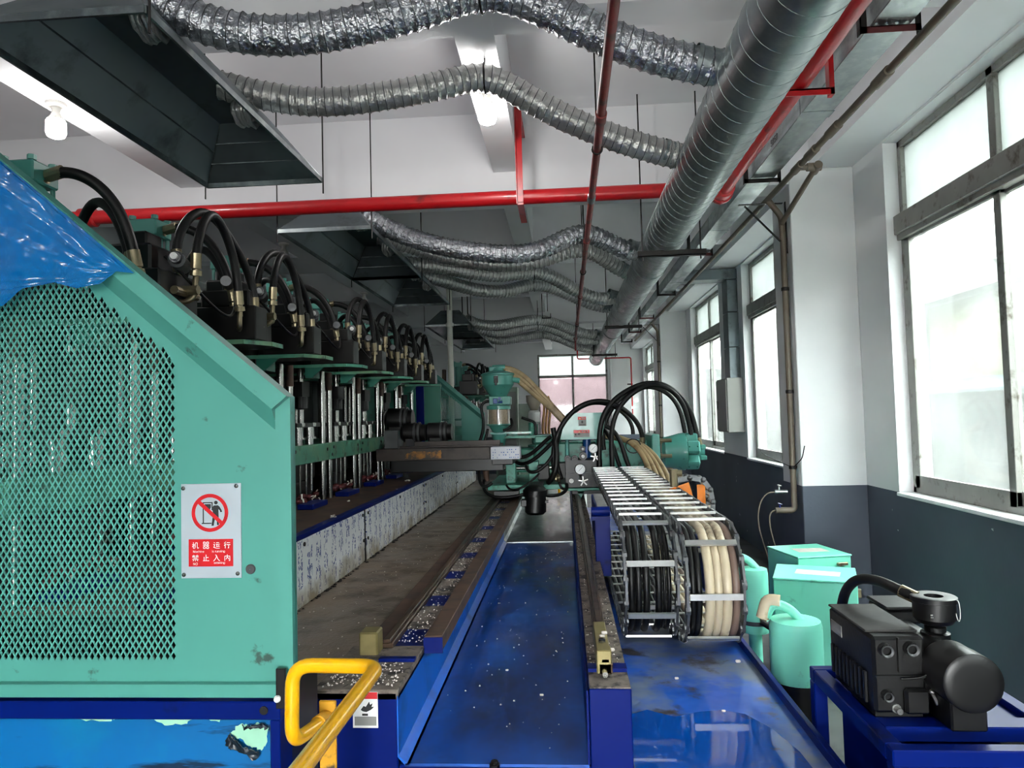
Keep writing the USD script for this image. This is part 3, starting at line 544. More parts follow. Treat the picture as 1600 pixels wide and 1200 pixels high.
part(base, 'guide_rail', MB().bx(-.775, -.725, 2.95, 11, .786, .842, .004).bx(-.765, -.735, 2.95, 11, .842, .856, .003), M['rail'], False)
for k in range(13):
    y = 2.99 + .6 * k; part(base, 'cross_block', MB().bx(-.722, -.60, y + .22, min(y + .58, 11), .786, .832, .003), M['debris'], False)
part(base, 'pocket_floor', MB().bx(-.722, -.60, 2.98, 11, .80, .822), M['navy'], False)
rb = MB().bx(-.60, -.525, 2.975, 11, .80, .862, .003)
part(base, 'rail_beam', rb, M['rust'], False)
part(base, 'beam_end', MB().bx(-.602, -.523, 2.967, 2.975, .795, .858), M['navy'], False)
part(base, 'stop_block', MB().bx(-.84, -.765, 2.86, 2.95, .81, .91, .006), M['brass'], False)
part(base, 'bed_top', MB().bx(.058, .196, 2.5, 11, .826, .832), M['debris'], False)
part(base, 'guide_rail', MB().bx(.095, .145, 2.62, 11, .832, .87, .004).bx(.105, .135, 2.62, 11, .87, .886, .003), M['rail'], False)
part(base, 'stop_block', MB().bx(.088, .142, 2.62, 2.68, .832, .915, .004).bx(.090, .140, 2.68, 3.02, .832, .905, .004), M['brass'], False)
part(base, 'stop_bolt', MB().cyl((.115, 2.56, .85), (.115, 2.64, .85), .010, n=8).cyl((.115, 2.75, .9), (.115, 2.75, .915), .014, n=6), M['chrome'])
part(base, 'bed_strip', MB().bx(.058, .196, 2.64, 2.70, .832, .845), M['navy'], False)
part(base, 'side_tray', MB().bx(.20, .86, 1.7, 9.5, .535, .55), M['wet'], False)
part(base, 'tray_puddle', MB().prism(Polygon([(.205, 1.75), (.205, 2.96), (.30, 3.02), (.40, 2.95), (.50, 3.0), (.60, 3.02), (.68, 2.98), (.745, 2.85), (.79, 2.66), (.80, 2.4), (.79, 2.1), (.81, 1.75)]).buffer(.03).buffer(-.03), 'z', .55, .5508), M['puddle'], False, label='shallow puddle reflecting the windows')
part(base, 'tray_lip', MB().bx(.86, .885, 1.7, 9.5, .40, .585, .003), M['navy'], False)
part(base, 'tray_base', MB().bx(.22, .855, 1.75, 9.4, 0, .535), M['navy'], False)
part(base, 'chain_plate', MB().bx(.17, .266, 4.6, 4.63, .74, 1.11, .004).bx(.20, .215, 4.63, 6.0, .74, 1.1).cyl((.15, 4.62, 1.14), (.266, 4.62, 1.14), .032, n=16).bx(.15, .266, 4.58, 4.66, 1.09, 1.115), M['navy'], False)
part(base, 'channel_bolt', MB().cyl((-.27, 2.49, .555), (-.27, 2.49, .58), .018, n=10).cyl((-.27, 2.49, .58), (-.27, 2.49, .59), .012, n=8), M['black'])
lb = part(base, 'warning_label', MB().bx(-.758, -.670, 2.497, 2.4995, .694, .815), M['whitep'], False)
def flat(mb, poly, y, d=.0006): return mb.prism(poly, 'y', y - d, y)
part(lb, 'red_header', flat(MB(), sbox(-.757, .792, -.671, .814), 2.4968), mat('print_red', S(190, 20, 30), .45), False)
hand = [(-.73, .755), (-.72, .768), (-.712, .765), (-.70, .783), (-.697, .772), (-.688, .777), (-.692, .765), (-.683, .765), (-.695, .755), (-.71, .748), (-.722, .75)]
part(lb, 'hand_pictogram', flat(flat(MB(), hand, 2.4966), sbox(-.725, .735, -.705, .742), 2.4966), M['ink'], False)
part(lb, 'grey_band', flat(flat(MB(), sbox(-.752, .702, -.676, .732), 2.4968), [(-.75, .732), (-.678, .732), (-.71, .708)], 2.4962), M['greybox'], False)
sc = MB()                                                     # loose plastic crumbs
for k in range(950):
    q = rng.random()
    if q < .36: x, y, z = rng.uniform(-.714, -.607), 2.99 + 7 * rng.random() ** 1.6, .834
    elif q < .56: x, y, z = rng.uniform(-.88, -.62), rng.uniform(2.52, 2.77), .824
    elif q < .76: x, y, z = rng.choice((rng.uniform(.064, .088), rng.uniform(.151, .19))), 2.72 + 6 * rng.random() ** 1.5, .834
    elif q < .88: x, y, z = rng.uniform(-.53, .03), 2.6 + 4 * rng.random(), .576
    else: x, y, z = rng.uniform(-1.3, -.9), 2.8 + 4 * rng.random(), .808
    s = rng.uniform(.0018, .0052); a = rng.random() * 6.28
    sc.add([(x + s * math.cos(a + b), y + s * 1.5 * math.sin(a + b), z) for b in (0, 1.7, 3.3, 4.6)] + [(x, y, z + s)], [(0, 1, 4), (1, 2, 4), (2, 3, 4), (3, 0, 4)])
for x, y, z, s in ((.793, 3.58, .551, .012), (.60, 3.0, .551, .008), (.47, 3.36, .551, .009), (-.13, 3.1, .575, .008), (-.3, 3.4, .575, .007), (.155, 2.86, .836, .012), (.118, 2.8, .906, .011), (.128, 2.84, .906, .012)):
    sc.bx(x - s, x + s, y - s * .6, y + s * .6, z, z + s, s * .3)
solo('plastic_scraps', sc, M['scrap'], 'white plastic crumbs scattered over the rails, tread plates and channel', 'scraps', kind='stuff')

# ------------------------------------------------------------------ mould table with printed cover panels
tb = thing('mould_table', 'long low mould table with rusty top and white printed cover panels', 'machine table')
part(tb, 'table_top', MB().bx(-2.5, -1.372, 2.3, 11, 1.13, 1.165), M['rust'], False)
part(tb, 'blue_edge', MB().bx(-1.42, -1.366, 2.3, 11, 1.148, 1.172, .003), M['navy'], False)
part(tb, 'table_body', MB().bx(-2.5, -1.42, 2.3, 11, 0, 1.13), M['dsteel'], False)
for i, (y0, y1) in enumerate(((2.56, 4.82), (4.87, 6.89), (6.94, 8.96), (9.01, 10.95))):
    p = part(tb, 'cover_panel', MB().bx(-1.372, -1.364, y0, y1, .808, 1.146, .002), M['printed'], False)
    for y, z in ((y0 + .04, 1.12), (y1 - .04, 1.12), ((y0 + y1) / 2, 1.12), (y1 - .03, .95), (y0 + .03, .95)): part(p, 'bolt', MB().cyl((-1.372, y, z), (-1.358, y, z), .011, n=8), M['black'], False)
cr = MB()
for k in range(240):
    y = 2.6 + 8 * rng.random(); x = -1.362 + .02 * rng.random(); s = rng.uniform(.004, .014); cr.ball((x, y, .808), s, 0, (1, 1.4, .5))
solo('oily_crumbs', cr, M['dsteel'], 'dark oily crumbs along the foot of the white printed cover panels', 'crumbs', kind='stuff')

# ------------------------------------------------------------------ clamping stations
def hose(t, P, r=.02, n=36, e0=True, e1=True, name='hydraulic_hose', m='rubber', k=12):
    """hose with a zinc ferrule, nut and stub at each marked end"""
    P = spl(P, n); h = part(t, name, MB().tube(P, r, k), M[m], True)
    for on, q in ((e0, P), (e1, P[::-1])):
        if not on: continue
        d = q[0] - q[1]; d /= np.linalg.norm(d); a = q[0]
        part(h, 'ferrule', MB().lathe([(r * .6, -.05), (r * 1.12, -.048), (r * 1.12, .015), (r * .8, .017), (r * .8, .024), (r * 1.25, .024), (r * 1.25, .045), (r * .62, .047), (r * .62, .07)], a, d, 12), M['zinc'])
    return h
def elbow(t, P, r=.012): return part(t, 'pipe_elbow', MB().tube(fillet(P, .04, 6), r, 10), M['zinc'], True)
def station(label, y0, arcs=True, top=True):
    t = thing('clamping_station', label, 'clamping station', (0, y0, 0), 0, 'row of clamping stations behind the guard')
    part(t, 'shelf_plate', MB().prism([(-2.40, .32), (-1.51, .32), (-1.435, .46), (-1.435, .60), (-2.40, .60)], 'z', 2.135, 2.150), M['dsteel'], False)
    part(t, 'shelf_edge', MB().bx(-2.40, -1.51, .312, .32, 2.130, 2.151).bar((-1.51, .316, 2.1405), (-1.433, .46, 2.1405), .008, .021).bx(-1.435, -1.427, .46, .60, 2.13, 2.151), M['tealdirty'], False)
    part(t, 'gusset', MB().bx(-1.80, -1.74, .33, .46, 2.06, 2.135).prism([(-1.74, 2.135), (-1.66, 2.135), (-1.74, 2.07)], 'y', .33, .345), M['tealdark'], False)
    part(t, 'crosshead', MB().bx(-2.5, -1.90, .02, .78, 2.155, 2.30, .01), M['dsteel'], False)
    if top: part(t, 'valve_block', MB().bx(-1.76, -1.455, .335, .47, 2.152, 2.315, .005).bx(-1.74, -1.5, .36, .47, 2.315, 2.40, .008), M['dsteel'], False)
    if top: part(t, 'valve_block', MB().bx(-1.88, -1.58, -.27, .03, 2.152, 2.38, .008).bx(-1.84, -1.66, -.2, -.02, 2.38, 2.5, .01).bx(-1.8, -1.7, -.16, -.04, 2.5, 2.56, .008), M['black'], False)
    if top:
     sv = part(t, 'solenoid_valve', MB().lathe([(.001, -.09), (.03, -.09), (.034, -.08), (.034, .06), (.022, .065), (.022, .1), (.001, .1)], (-1.56, -.16, 2.42), (.35, -1, 0), 16), M['coil'])
     part(sv, 'coil_nut', MB().lathe([(.001, .1), (.014, .1), (.014, .125), (.001, .125)], (-1.56, -.16, 2.42), (.35, -1, 0), 12), M['whitep'])
     part(t, 'solenoid_valve', MB().lathe([(.001, -.06), (.024, -.06), (.024, .05), (.001, .05)], (-1.53, .2, 2.40), (.35, -1, 0), 14), M['coil'])
     part(t, 'cable', MB().tube(spl([(-1.6, -.2, 2.44), (-1.52, -.05, 2.30), (-1.50, .1, 2.24), (-1.54, .3, 2.33)], 20), .007, 6), M['rubber'], True)
    cy = part(t, 'lift_cylinder', MB().lathe([(.055, 2.3), (.055, 2.66)], (-1.98, .34, 0), 'z', 20).bx(-2.05, -1.91, .27, .41, 2.66, 2.74, .006).bx(-2.05, -1.91, .27, .41, 2.28, 2.34, .006), M['teal'])
    for dx in (-.055, .055):
        for dy in (-.055, .055): part(cy, 'tie_rod', MB().cyl((-1.98 + dx, .34 + dy, 2.34), (-1.98 + dx, .34 + dy, 2.755), .009, n=8).cyl((-1.98 + dx, .34 + dy, 2.74), (-1.98 + dx, .34 + dy, 2.758), .016, n=6), M['teal'])
    part(t, 'rust_rod', MB().lathe([(.036, 2.3), (.036, 2.60), (.03, 2.61), (.001, 2.61)], (-2.2, .12, 0), 'z', 16), M['rust'])
    part(t, 'accumulator', MB().lathe([(.028, 2.3), (.028, 2.48), (.016, 2.5), (.001, 2.5)], (-2.08, .12, 0), 'z', 14), M['navy'])
    if arcs:
        hose(t, [(-1.52, -.10, 2.42), (-1.515, -.09, 2.52), (-1.51, .03, 2.665), (-1.50, .17, 2.56), (-1.495, .23, 2.40), (-1.495, .245, 2.32)], .0195)
        hose(t, [(-1.60, -.10, 2.44), (-1.60, -.08, 2.56), (-1.57, .06, 2.69), (-1.53, .26, 2.60), (-1.505, .41, 2.42), (-1.50, .43, 2.32)], .0195)
        elbow(t, [(-1.52, -.105, 2.36), (-1.52, -.11, 2.27), (-1.60, -.12, 2.26)]); elbow(t, [(-1.495, .25, 2.26), (-1.495, .25, 2.20), (-1.54, .34, 2.20)]); elbow(t, [(-1.50, .435, 2.26), (-1.46, .44, 2.22), (-1.48, .40, 2.22)])
        part(t, 'pipe_tee', MB().cyl((-1.60, -.12, 2.31), (-1.50, -.12, 2.31), .02, n=10).cyl((-1.56, -.2, 2.30), (-1.56, -.02, 2.30), .018, n=10), M['zinc'])
    hose(t, [(-1.89, .34, 2.70), (-1.80, .34, 2.70), (-1.68, .35, 2.62), (-1.60, .36, 2.46), (-1.58, .37, 2.36)], .021)
    hose(t, [(-1.92, .50, 2.36), (-1.88, .48, 2.52), (-1.78, .44, 2.62), (-1.68, .41, 2.54), (-1.63, .40, 2.36)], .019)
    for x in (-1.815, -2.38):
        for y in (.08, .72): part(t, 'tie_bar', MB().cyl((x, y, 1.165), (x, y, 2.128), .022, n=16), M['chrome'], True)
    part(t, 'rust_sleeve', MB().lathe([(.023, 1.99), (.026, 1.99), (.026, 2.13), (.023, 2.13)], (-1.815, .08, 0), 'z', 16), M['rust'])
    part(t, 'piston_rod', MB().cyl((-1.86, .4, 1.74), (-1.86, .4, 2.155), .021, n=16), M['chrome'], True)
    part(t, 'rod_coupling', MB().lathe([(.03, 1.93), (.066, 1.93), (.066, 2.035), (.03, 2.035)], (-1.86, .4, 0), 'z', 6).lathe([(.022, 1.84), (.05, 1.85), (.05, 1.93), (.03, 1.93)], (-1.86, .4, 0), 'z', 16), M['black'], False)
    for y in (.29, .51): part(t, 'guide_bush', MB().lathe([(.001, 1.745), (.05, 1.745), (.05, 1.72), (.036, 1.72), (.036, 1.645), (.05, 1.645), (.05, 1.63), (.03, 1.63), (.03, 1.59)], (-1.84, y, 0), 'z', 16), M['chrome'])
    part(t, 'flange_plate', MB().bx(-2.3, -1.80, .16, .64, 1.715, 1.745, .004), M['black'], False)
    part(t, 'moving_platen', MB().bx(-2.45, -1.785, .008, .792, 1.462, 1.59, .006), M['tealdirty'], False)
    for y, z in ((.05, 1.50), (.74, 1.545), (.09, 1.555)): part(t, 'bolt', MB().cyl((-1.79, y, z), (-1.78, y, z), .012, n=8), M['black'])
    md = part(t, 'mould', MB().bx(-2.3, -1.86, .12, .68, 1.34, 1.462, .006).bx(-2.28, -1.88, .14, .66, 1.205, 1.335, .006).bx(-2.3, -1.86, .12, .68, 1.165, 1.2, .006), M['mold'], False)
    for y, r, z in ((.20, .011, 1.22), (.33, .006, 1.20), (.45, .006, 1.23), (.56, .009, 1.25)): part(md, 'guide_pin', MB().cyl((-1.845, y, z), (-1.845, y, 1.455), r, n=10), M['chrome'], True)
    q = MB(); rs = random.Random(int(y0 * 10))
    for k in range(16): q.ball((-1.83 + rs.uniform(-.02, .03), .18 + .035 * k * .8, 1.215 + rs.uniform(-.012, .022)), rs.uniform(.012, .028), 1, (1, 1.3, .8))
    part(t, 'residue', q, M['darkred'], True, kind='stuff')
    q = MB()
    for k in range(9):
        y = rs.uniform(.2, .6); z = rs.uniform(1.20, 1.27); q.bar((-1.80, y, z), (-1.79, y + rs.uniform(-.04, .04), z + rs.uniform(-.03, .03)), .010, .006)
    part(t, 'plastic_drip', q, M['scrap'], False, kind='stuff')
    part(t, 'blue_pad', MB().bx(-1.80, -1.69, .15, .45, 1.165, 1.20, .004), M['navy'], False)
    part(t, 'rear_plate', MB().bx(-2.52, -2.48, .004, .796, 1.167, 2.155), M['dsteel'], False)
    return t
ORD = ('first', 'second', 'third', 'fourth', 'fifth', 'sixth', 'seventh', 'eighth')
station('first clamping station, seen through and just above the near mint guard', 2.2, False, False); st0 = station('second clamping station from the near guard, with the biggest black hoses arching on top', 3.0)
for k in range(2, 8): 
    if k == 3: st3 = station('fourth clamping station from the near guard, the one without arching hoses on top', 2.2 + .8 * k, False)
    else: dup(st0, (0, 2.2 + .8 * k, 0), f'{ORD[k]} clamping station from the near guard, with black hoses arching on top')
for k in range(3): dup(st0, (.12, 12.4 + .8 * k, 0), ('nearest', 'middle', 'farthest')[k] + ' of the clamping stations beyond the far mint guard', group='clamping stations beyond the far guard')
tr = thing('machine_stand', 'sea green and dark blue end frame standing at the far end of the clamping row', 'machine frame')
part(tr, 'frame_panel', MB().bx(-2.5, -1.86, 9.0, 9.04, 1.165, 2.3), M['tealdark'], False)
part(tr, 'frame_post', MB().bx(-1.86, -1.76, 9.0, 9.1, 1.165, 2.28, .004), M['navy'], False)
part(tr, 'frame_plate', MB().bx(-1.76, -1.55, 9.02, 9.05, 1.165, 2.2), M['tealdark'], False)

# ------------------------------------------------------------------ mesh guards
def guard(label, loc, sign):
    """sheet guard with a punched diamond mesh; local y = 0 is its face"""
    t = thing('mesh_guard', label, 'machine guard', loc)
    sl = (2.591 - 1.825) / (1.69 - .785); out = Polygon([(-.785, .975), (-.785, 1.825), (-2.1, 1.825 + sl * 1.315), (-3.1, 1.825 + sl * 1.315), (-3.1, .975)])
    area = Polygon([(-1.139, 1.072), (-1.139, 1.955), (-1.139 - .96, 1.955 + sl * .96), (-2.35, 1.955 + sl * .96), (-2.35, 1.072)])
    px, pz, hx, hz = .0190, .0312, .0066, .0117; holes = []
    for i in range(66):
        for j in range(118):
            x = -1.139 - .0095 - px * (i + .5 * (j % 2)); z = 1.072 + hz + pz / 2 * j
            d = Polygon([(x - hx, z), (x, z + hz), (x + hx, z), (x, z - hz)])
            if area.contains(d): holes.append([(x - hx, z), (x, z - hz), (x + hx, z), (x, z + hz)])
    # the mesh region is built from small four-sided frames, the rest of the sheet around them
    cells = []; lx, lz = px / 2, pz / 2; m_ = MB(); v = []; f = []
    for h in holes:
        cx, cz = h[1][0], (h[1][1] + h[3][1]) / 2; o = [(cx - lx, cz), (cx, cz - lz), (cx + lx, cz), (cx, cz + lz)]; cells.append(Polygon(o))
        b = len(v)
        for yy in (0, .004): v += [(a, yy, c) for a, c in o] + [(a, yy, c) for a, c in h]
        for k in range(4):
            k2 = (k + 1) % 4
            f += [(b + k, b + k2, b + 4 + k2, b + 4 + k), (b + 8 + k, b + 12 + k, b + 12 + k2, b + 8 + k2), (b + 4 + k, b + 4 + k2, b + 12 + k2, b + 12 + k)]
    part(t, 'diamond_mesh', (np.array(v), np.array(f)), M['teal'], False)
    u = unary_union([c.buffer(1e-5, join_style=2) for c in cells])
    part(t, 'guard_sheet', MB().prism(out.difference(u).buffer(0), 'y', 0, .004), M['teal'], False)
    fl = MB()
    n_ = np.array((sl, 1)) / math.hypot(sl, 1)                       # raised folded edge
    a, b = np.array((-.785, 1.825)), np.array((-2.1, 1.825 + sl * 1.315)); w_ = n_ * .045
    fl.prism([tuple(a), tuple(b), tuple(b - w_), (-.829, 1.79)], 'y', -.024, 0).prism([(-.829, .975), (-.785, .975), (-.785, 1.825), (-.829, 1.79)], 'y', -.024, 0)
    fl.prism(sbox(-3.1, .975, -.829, 1.012), 'y', -.024, 0)
    part(t, 'folded_edge', fl, M['teal'], False)
    # inclined fold below the sloping edge
    e0, e1 = np.array((-.829, 1.79)), b - w_; d_ = (e1 - e0) / np.linalg.norm(e1 - e0); nn = np.array((d_[1], -d_[0])); nn = nn if nn[1] < 0 else -nn
    h0, h1 = e0 + np.array((0, -.068)), e1 + nn * .052; v6 = [(e0[0], -.05, e0[1]), (e1[0], -.05, e1[1]), (e0[0], 0, e0[1]), (e1[0], 0, e1[1]), (h0[0], 0, h0[1]), (h1[0], 0, h1[1])]
    part(t, 'inclined_fold', MB().add(v6, np.array([(0, 4, 5), (0, 5, 1), (0, 1, 3), (0, 3, 2), (0, 2, 4), (1, 5, 3), (2, 3, 5), (2, 5, 4)])).prism([tuple(a), tuple(b), tuple(b - w_), (-.829, 1.79)], 'y', -.05, -.024), M['teal'], False)
    part(t, 'side_return', MB().bx(-.789, -.785, 0, .012, .975, 1.825).prism([tuple(a), tuple(b), tuple(b - n_ * .004), tuple(a - n_ * .004)], 'y', 0, .012), M['teal'], False)
    part(t, 'cap_plug', MB().lathe([(.001, -.006), (.012, -.006), (.0145, -.003), (.0145, 0)], (-.916, 0, 1.331), 'y', 20), M['coil'])
    part(t, 'bottom_latch', MB().bx(-.825, -.797, -.052, -.041, .955, 1.065, .002), M['black'], False)
    part(t, 'latch_knob', MB().ball((-.818, -.058, .985), .010, 2), M['whitep'], True)
    if sign: sign_plate(t)
    return t
STK = {'机': [(0, 6.5, 4, 6.5), (2, 10, 2, 0), (2, 6, 0, 2.5), (2, 6, 3.6, 4), (5, 9, 5, 4), (5, 4, 3.8, 0), (5, 9, 8.2, 9), (8.2, 9, 8.2, 1), (8.2, .6, 10, .6), (10, .6, 10, 2.2)],
 '器': [(.8, 10, 4, 10), (.8, 10, .8, 7), (4, 10, 4, 7), (.8, 7, 4, 7), (6, 10, 9.2, 10), (6, 10, 6, 7), (9.2, 10, 9.2, 7), (6, 7, 9.2, 7), (0, 5, 10, 5), (5, 6.4, 2, 3.4), (5, 5, 8.6, 3.2), (.8, 3, 4, 3), (.8, 3, .8, 0), (4, 3, 4, 0), (.8, 0, 4, 0), (6, 3, 9.2, 3), (6, 3, 6, 0), (9.2, 3, 9.2, 0), (6, 0, 9.2, 0), (7.4, 6.6, 8.4, 6)],
 '运': [(4.4, 9, 9, 9), (3.6, 6.4, 10, 6.4), (6.4, 6.4, 4.6, 3), (4.6, 3, 9, 3.4), (8, 5, 9.6, 2.6), (.8, 9.4, 2, 8), (0, 6, 2, 6), (2, 6, 1, 2), (0, 2, 2, 1.2), (2, 1.2, 5, .3), (5, .3, 10, .3)],
 '行': [(2.8, 10, 0, 7.4), (3, 7.2, 0, 4.2), (1.8, 5.6, 1.8, 0), (4.4, 8.6, 9.4, 8.6), (3.8, 5.6, 10, 5.6), (7.4, 5.6, 7.4, .3), (7.4, .3, 6, 1)],
 '禁': [(0, 8.4, 4.6, 8.4), (2.3, 10, 2.3, 6), (2.3, 8, 0, 6), (2.3, 8, 4.4, 6.4), (5.4, 8.4, 10, 8.4), (7.7, 10, 7.7, 6), (7.7, 8, 5.6, 6.4), (7.7, 8, 10, 6), (2, 5, 8, 5), (0, 3.2, 10, 3.2), (5, 3.2, 5, 0), (2.6, 2.2, 1, .4), (7.4, 2.2, 9, .6)],
 '止': [(5, 10, 5, .6), (5, 5.6, 9, 5.6), (2, 6.6, 2, .6), (0, .6, 10, .6)],
 '入': [(3, 9.6, 5, 8.6), (5, 8.6, 3.6, 4), (3.6, 4, 0, 0), (5, 7.6, 7, 3), (7, 3, 10, 0)],
 '内': [(1, 7.6, 9, 7.6), (1, 7.6, 1, 0), (9, 7.6, 9, .4), (9, .4, 7.4, 1), (5, 10, 5, 6.4), (5, 6.4, 2.8, 2.6), (5, 6.2, 7.4, 3)]}
def sign_plate(t):
    x0, x1, z0, z1 = -1.122, -.942, 1.307, 1.579; W, H = x1 - x0, z1 - z0
    s = part(t, 'sign_plate', MB().bx(x0, x1, -.004, -.0005, z0, z1, .0008), mat('brushed_sign_metal', S(176, 188, 196), .42, .3, var=.04, scale=4), False)
    X = lambda u: x0 + W * u / 690.; Z = lambda v: z1 - H * v / 1050.; Y = -.0042; k = W / 690.
    ring = Point(X(335), Z(325)).buffer(.0548).difference(Point(X(335), Z(325)).buffer(.0445))
    slash = LineString([(X(200), Z(195)), (X(485), Z(455))]).buffer(.0055, cap_style=2).intersection(Point(X(335), Z(325)).buffer(.05))
    part(s, 'prohibition_ring', flat(MB(), unary_union([ring, slash]), Y - .0006, .0006), M.setdefault('sgred', mat('sign_red', S(196, 10, 24), .4, var=.02)), False)
    L = lambda p, w: LineString([(X(a), Z(b)) for a, b in p]).buffer(w * k, cap_style=2)
    man = unary_union([Point(X(404), Z(212)).buffer(.0052), Polygon([(X(a), Z(b)) for a, b in ((378, 245), (425, 242), (445, 258), (470, 300), (472, 318), (456, 320), (450, 300), (432, 285), (434, 345), (436, 462), (416, 462), (412, 380), (402, 375), (385, 420), (376, 470), (352, 470), (362, 400), (374, 340), (366, 300), (352, 290), (358, 272))])])
    door = unary_union([L([(258, 440), (258, 212), (360, 212), (360, 275)], 6), L([(240, 442), (352, 442)], 6), Polygon([(X(a), Z(b)) for a, b in ((276, 300), (276, 228), (346, 228), (346, 262), (322, 312))])])
    part(s, 'man_pictogram', flat(MB(), unary_union([man, door]), Y), M['ink'], False)
    part(s, 'red_panel', flat(MB(), sbox(X(88), Z(920), X(598), Z(618)), Y), M['sgred'], False)
    tx = MB()
    for row, zc in (('机器运行', 685), ('禁止入内', 825)):
        for i, c in enumerate(row):
            ox, oz = X(130 + 122 * i), Z(zc + 36); u = .00186
            for a, b, c_, d in STK[c]: tx.prism(LineString([(ox + a * u, oz + b * u), (ox + c_ * u, oz + d * u)]).buffer(.00105, cap_style=2), 'y', Y - .0012, Y - .0002)
    def word(w_, u, v, h):
        m = meshkit.text_mesh(w_, h, .0008); p = np.array(m.vertices); tx.add(np.stack([X(u) + p[:, 0], Y - .0004 - p[:, 2], Z(v) + p[:, 1]], 1), np.array(m.faces)[:, ::-1])
    word('Machine', 137, 765, .0062); word('is running', 355, 765, .0062); word('NO', 137, 905, .0072); word('entering', 378, 892, .0062)
    part(s, 'lettering', tx, M['whitep'], False)
    for u, v in ((28, 48), (640, 32), (32, 1010), (648, 1002)): part(s, 'rivet', MB().lathe([(.006, 0), (.006, -.002), (.004, -.004), (.001, -.0045)], (X(u), -.004, Z(v)), 'y', 12), M['chrome'])
def filmsheet(t, pts, y=-.056, amp=.016, seed=2):
    """thin crinkled plastic film lying over the polygon pts"""
    pl = Polygon(pts); a, b, c, d = pl.bounds; g = .022; q = []
    tri = trimesh.creation.triangulate_polygon(pl.segmentize(g), engine='earcut')[0:2]
    m = trimesh.Trimesh(np.c_[tri[0], np.zeros(len(tri[0]))], tri[1], process=False)
    for _ in range(7):
        e = m.edges_unique_length.max()
        if e < .03: break
        m = trimesh.Trimesh(*trimesh.remesh.subdivide(m.vertices, m.faces, face_index=np.nonzero(np.array([max(np.linalg.norm(m.vertices[f[i]] - m.vertices[f[i - 1]]) for i in range(3)) > .03 for f in m.faces]))[0]), process=True)
    v = np.array(m.vertices); p = v[:, :2]
    th = np.arctan2(p[:, 1] - 2.185, p[:, 0] + 1.30); r = np.hypot(p[:, 1] - 2.185, p[:, 0] + 1.30)
    yy = y - amp * (meshkit.fbm(np.c_[p * 14, p[:, :1] * 0], 3, seed) * 1.2 + .9 * (meshkit.noise(np.c_[th * 9, r * 2, r * 0], seed + 3) - .5) * np.clip(r * 3, 0, 1))
    part(t, 'blue_film', (np.stack([v[:, 0], yy, v[:, 1]], 1), np.array(m.faces)), M['film'], True, label='crinkled blue protective film half peeled off')
g1 = guard('big near mint green mesh guard with a prohibition sign and blue film', (0, 2.05, 0), True)
filmsheet(g1, [(-1.225, 2.192), (-1.28, 2.20), (-1.33, 2.165), (-1.40, 2.155), (-1.47, 2.175), (-1.56, 2.16), (-1.62, 2.11), (-1.70, 2.10), (-1.85, 2.04), (-2.05, 2.08), (-2.4, 2.0), (-2.4, 2.93), (-2.1, 2.935), (-1.69, 2.588), (-1.42, 2.362)])
g2 = guard('far mint green mesh guard behind the hopper', (-.43, 11.0, .0), False)
filmsheet(g2, [(-1.60, 2.2), (-1.66, 1.5), (-1.75, 1.0), (-1.95, 1.0), (-1.9, 1.7), (-1.78, 2.2)], amp=.004)
ef = thing('machine_plinth', 'blue end frame under the near mint guard, its panel in torn blue film', 'machine frame', (0, 2.05, 0))
part(ef, 'frame_rail', MB().bx(-3.1, -.822, -.03, .06, .915, .966, .003), M['navy'], False)
part(ef, 'frame_post', MB().bx(-.852, -.822, -.03, .06, 0, .915, .003), M['navy'], False)
part(ef, 'film_panel', MB().bx(-3.1, -.852, -.012, -.004, .1, .915), M['filmblue'], False)
part(ef, 'dark_plug', MB().lathe([(.012, 0), (.012, -.004), (.001, -.004)], (-.868, -.03, .943), 'y', 16), M['black'])
part(ef, 'side_panel', MB().bx(-.856, -.83, .06, .30, 0, .96), M['dsteel'], False)
ptc = mat('bare_mint_paint', S(150, 205, 176), .5, var=.05)
def rag(pts, s): 
    rs = random.Random(s); o = []
    for a, b in zip(pts, pts[1:] + pts[:1]):
        for k in range(5): f_ = k / 5; o.append((a[0] + (b[0] - a[0]) * f_ + rs.uniform(-.004, .004), a[1] + (b[1] - a[1]) * f_ + rs.uniform(-.004, .004)))
    return Polygon(o).buffer(0)
part(ef, 'film_tear', flat(MB(), rag([(-.972, .872), (-.945, .90), (-.92, .893), (-.895, .90), (-.866, .888), (-.868, .845), (-.885, .826), (-.91, .832), (-.94, .85)], 3), -.0125, .001), ptc, False, label='torn hole in the film showing pale paint')
part(ef, 'film_tear', flat(flat(flat(MB(), rag([(-1.45, .914), (-1.30, .914), (-1.33, .906), (-1.42, .905)], 5), -.0125), rag([(-1.22, .914), (-1.08, .914), (-1.11, .896), (-1.17, .894)], 6), -.0125), rag([(-1.06, .914), (-.99, .914), (-1.01, .906)], 7), -.0125), ptc, False)
fd = mat('rolled_dark_film', S(16, 30, 42), .35, var=.3, scale=20)
for k, pts in enumerate(([(-.978, .868), (-.968, .875), (-.945, .852), (-.915, .838), (-.888, .830), (-.884, .818), (-.90, .800), (-.925, .822), (-.955, .835), (-.975, .838)], [(-.945, .903), (-.93, .897), (-.915, .903), (-.90, .899), (-.885, .905), (-.862, .897), (-.864, .890), (-.90, .892), (-.93, .89)])):
    m_ = trimesh.creation.extrude_polygon(rag(pts, 20 + k), .003, engine='earcut'); m_ = trimesh.Trimesh(*trimesh.remesh.subdivide(*trimesh.remesh.subdivide(m_.vertices, m_.faces)[:2])[:2]); p_ = np.array(m_.vertices)
    part(ef, 'loose_film_flap', (np.stack([p_[:, 0], -.016 - p_[:, 2] - .022 * meshkit.fbm(np.c_[p_[:, :2] * 60, p_[:, :1] * 0], 2, k), p_[:, 1]], 1), np.array(m_.faces)), fd, True)
dr = MB()
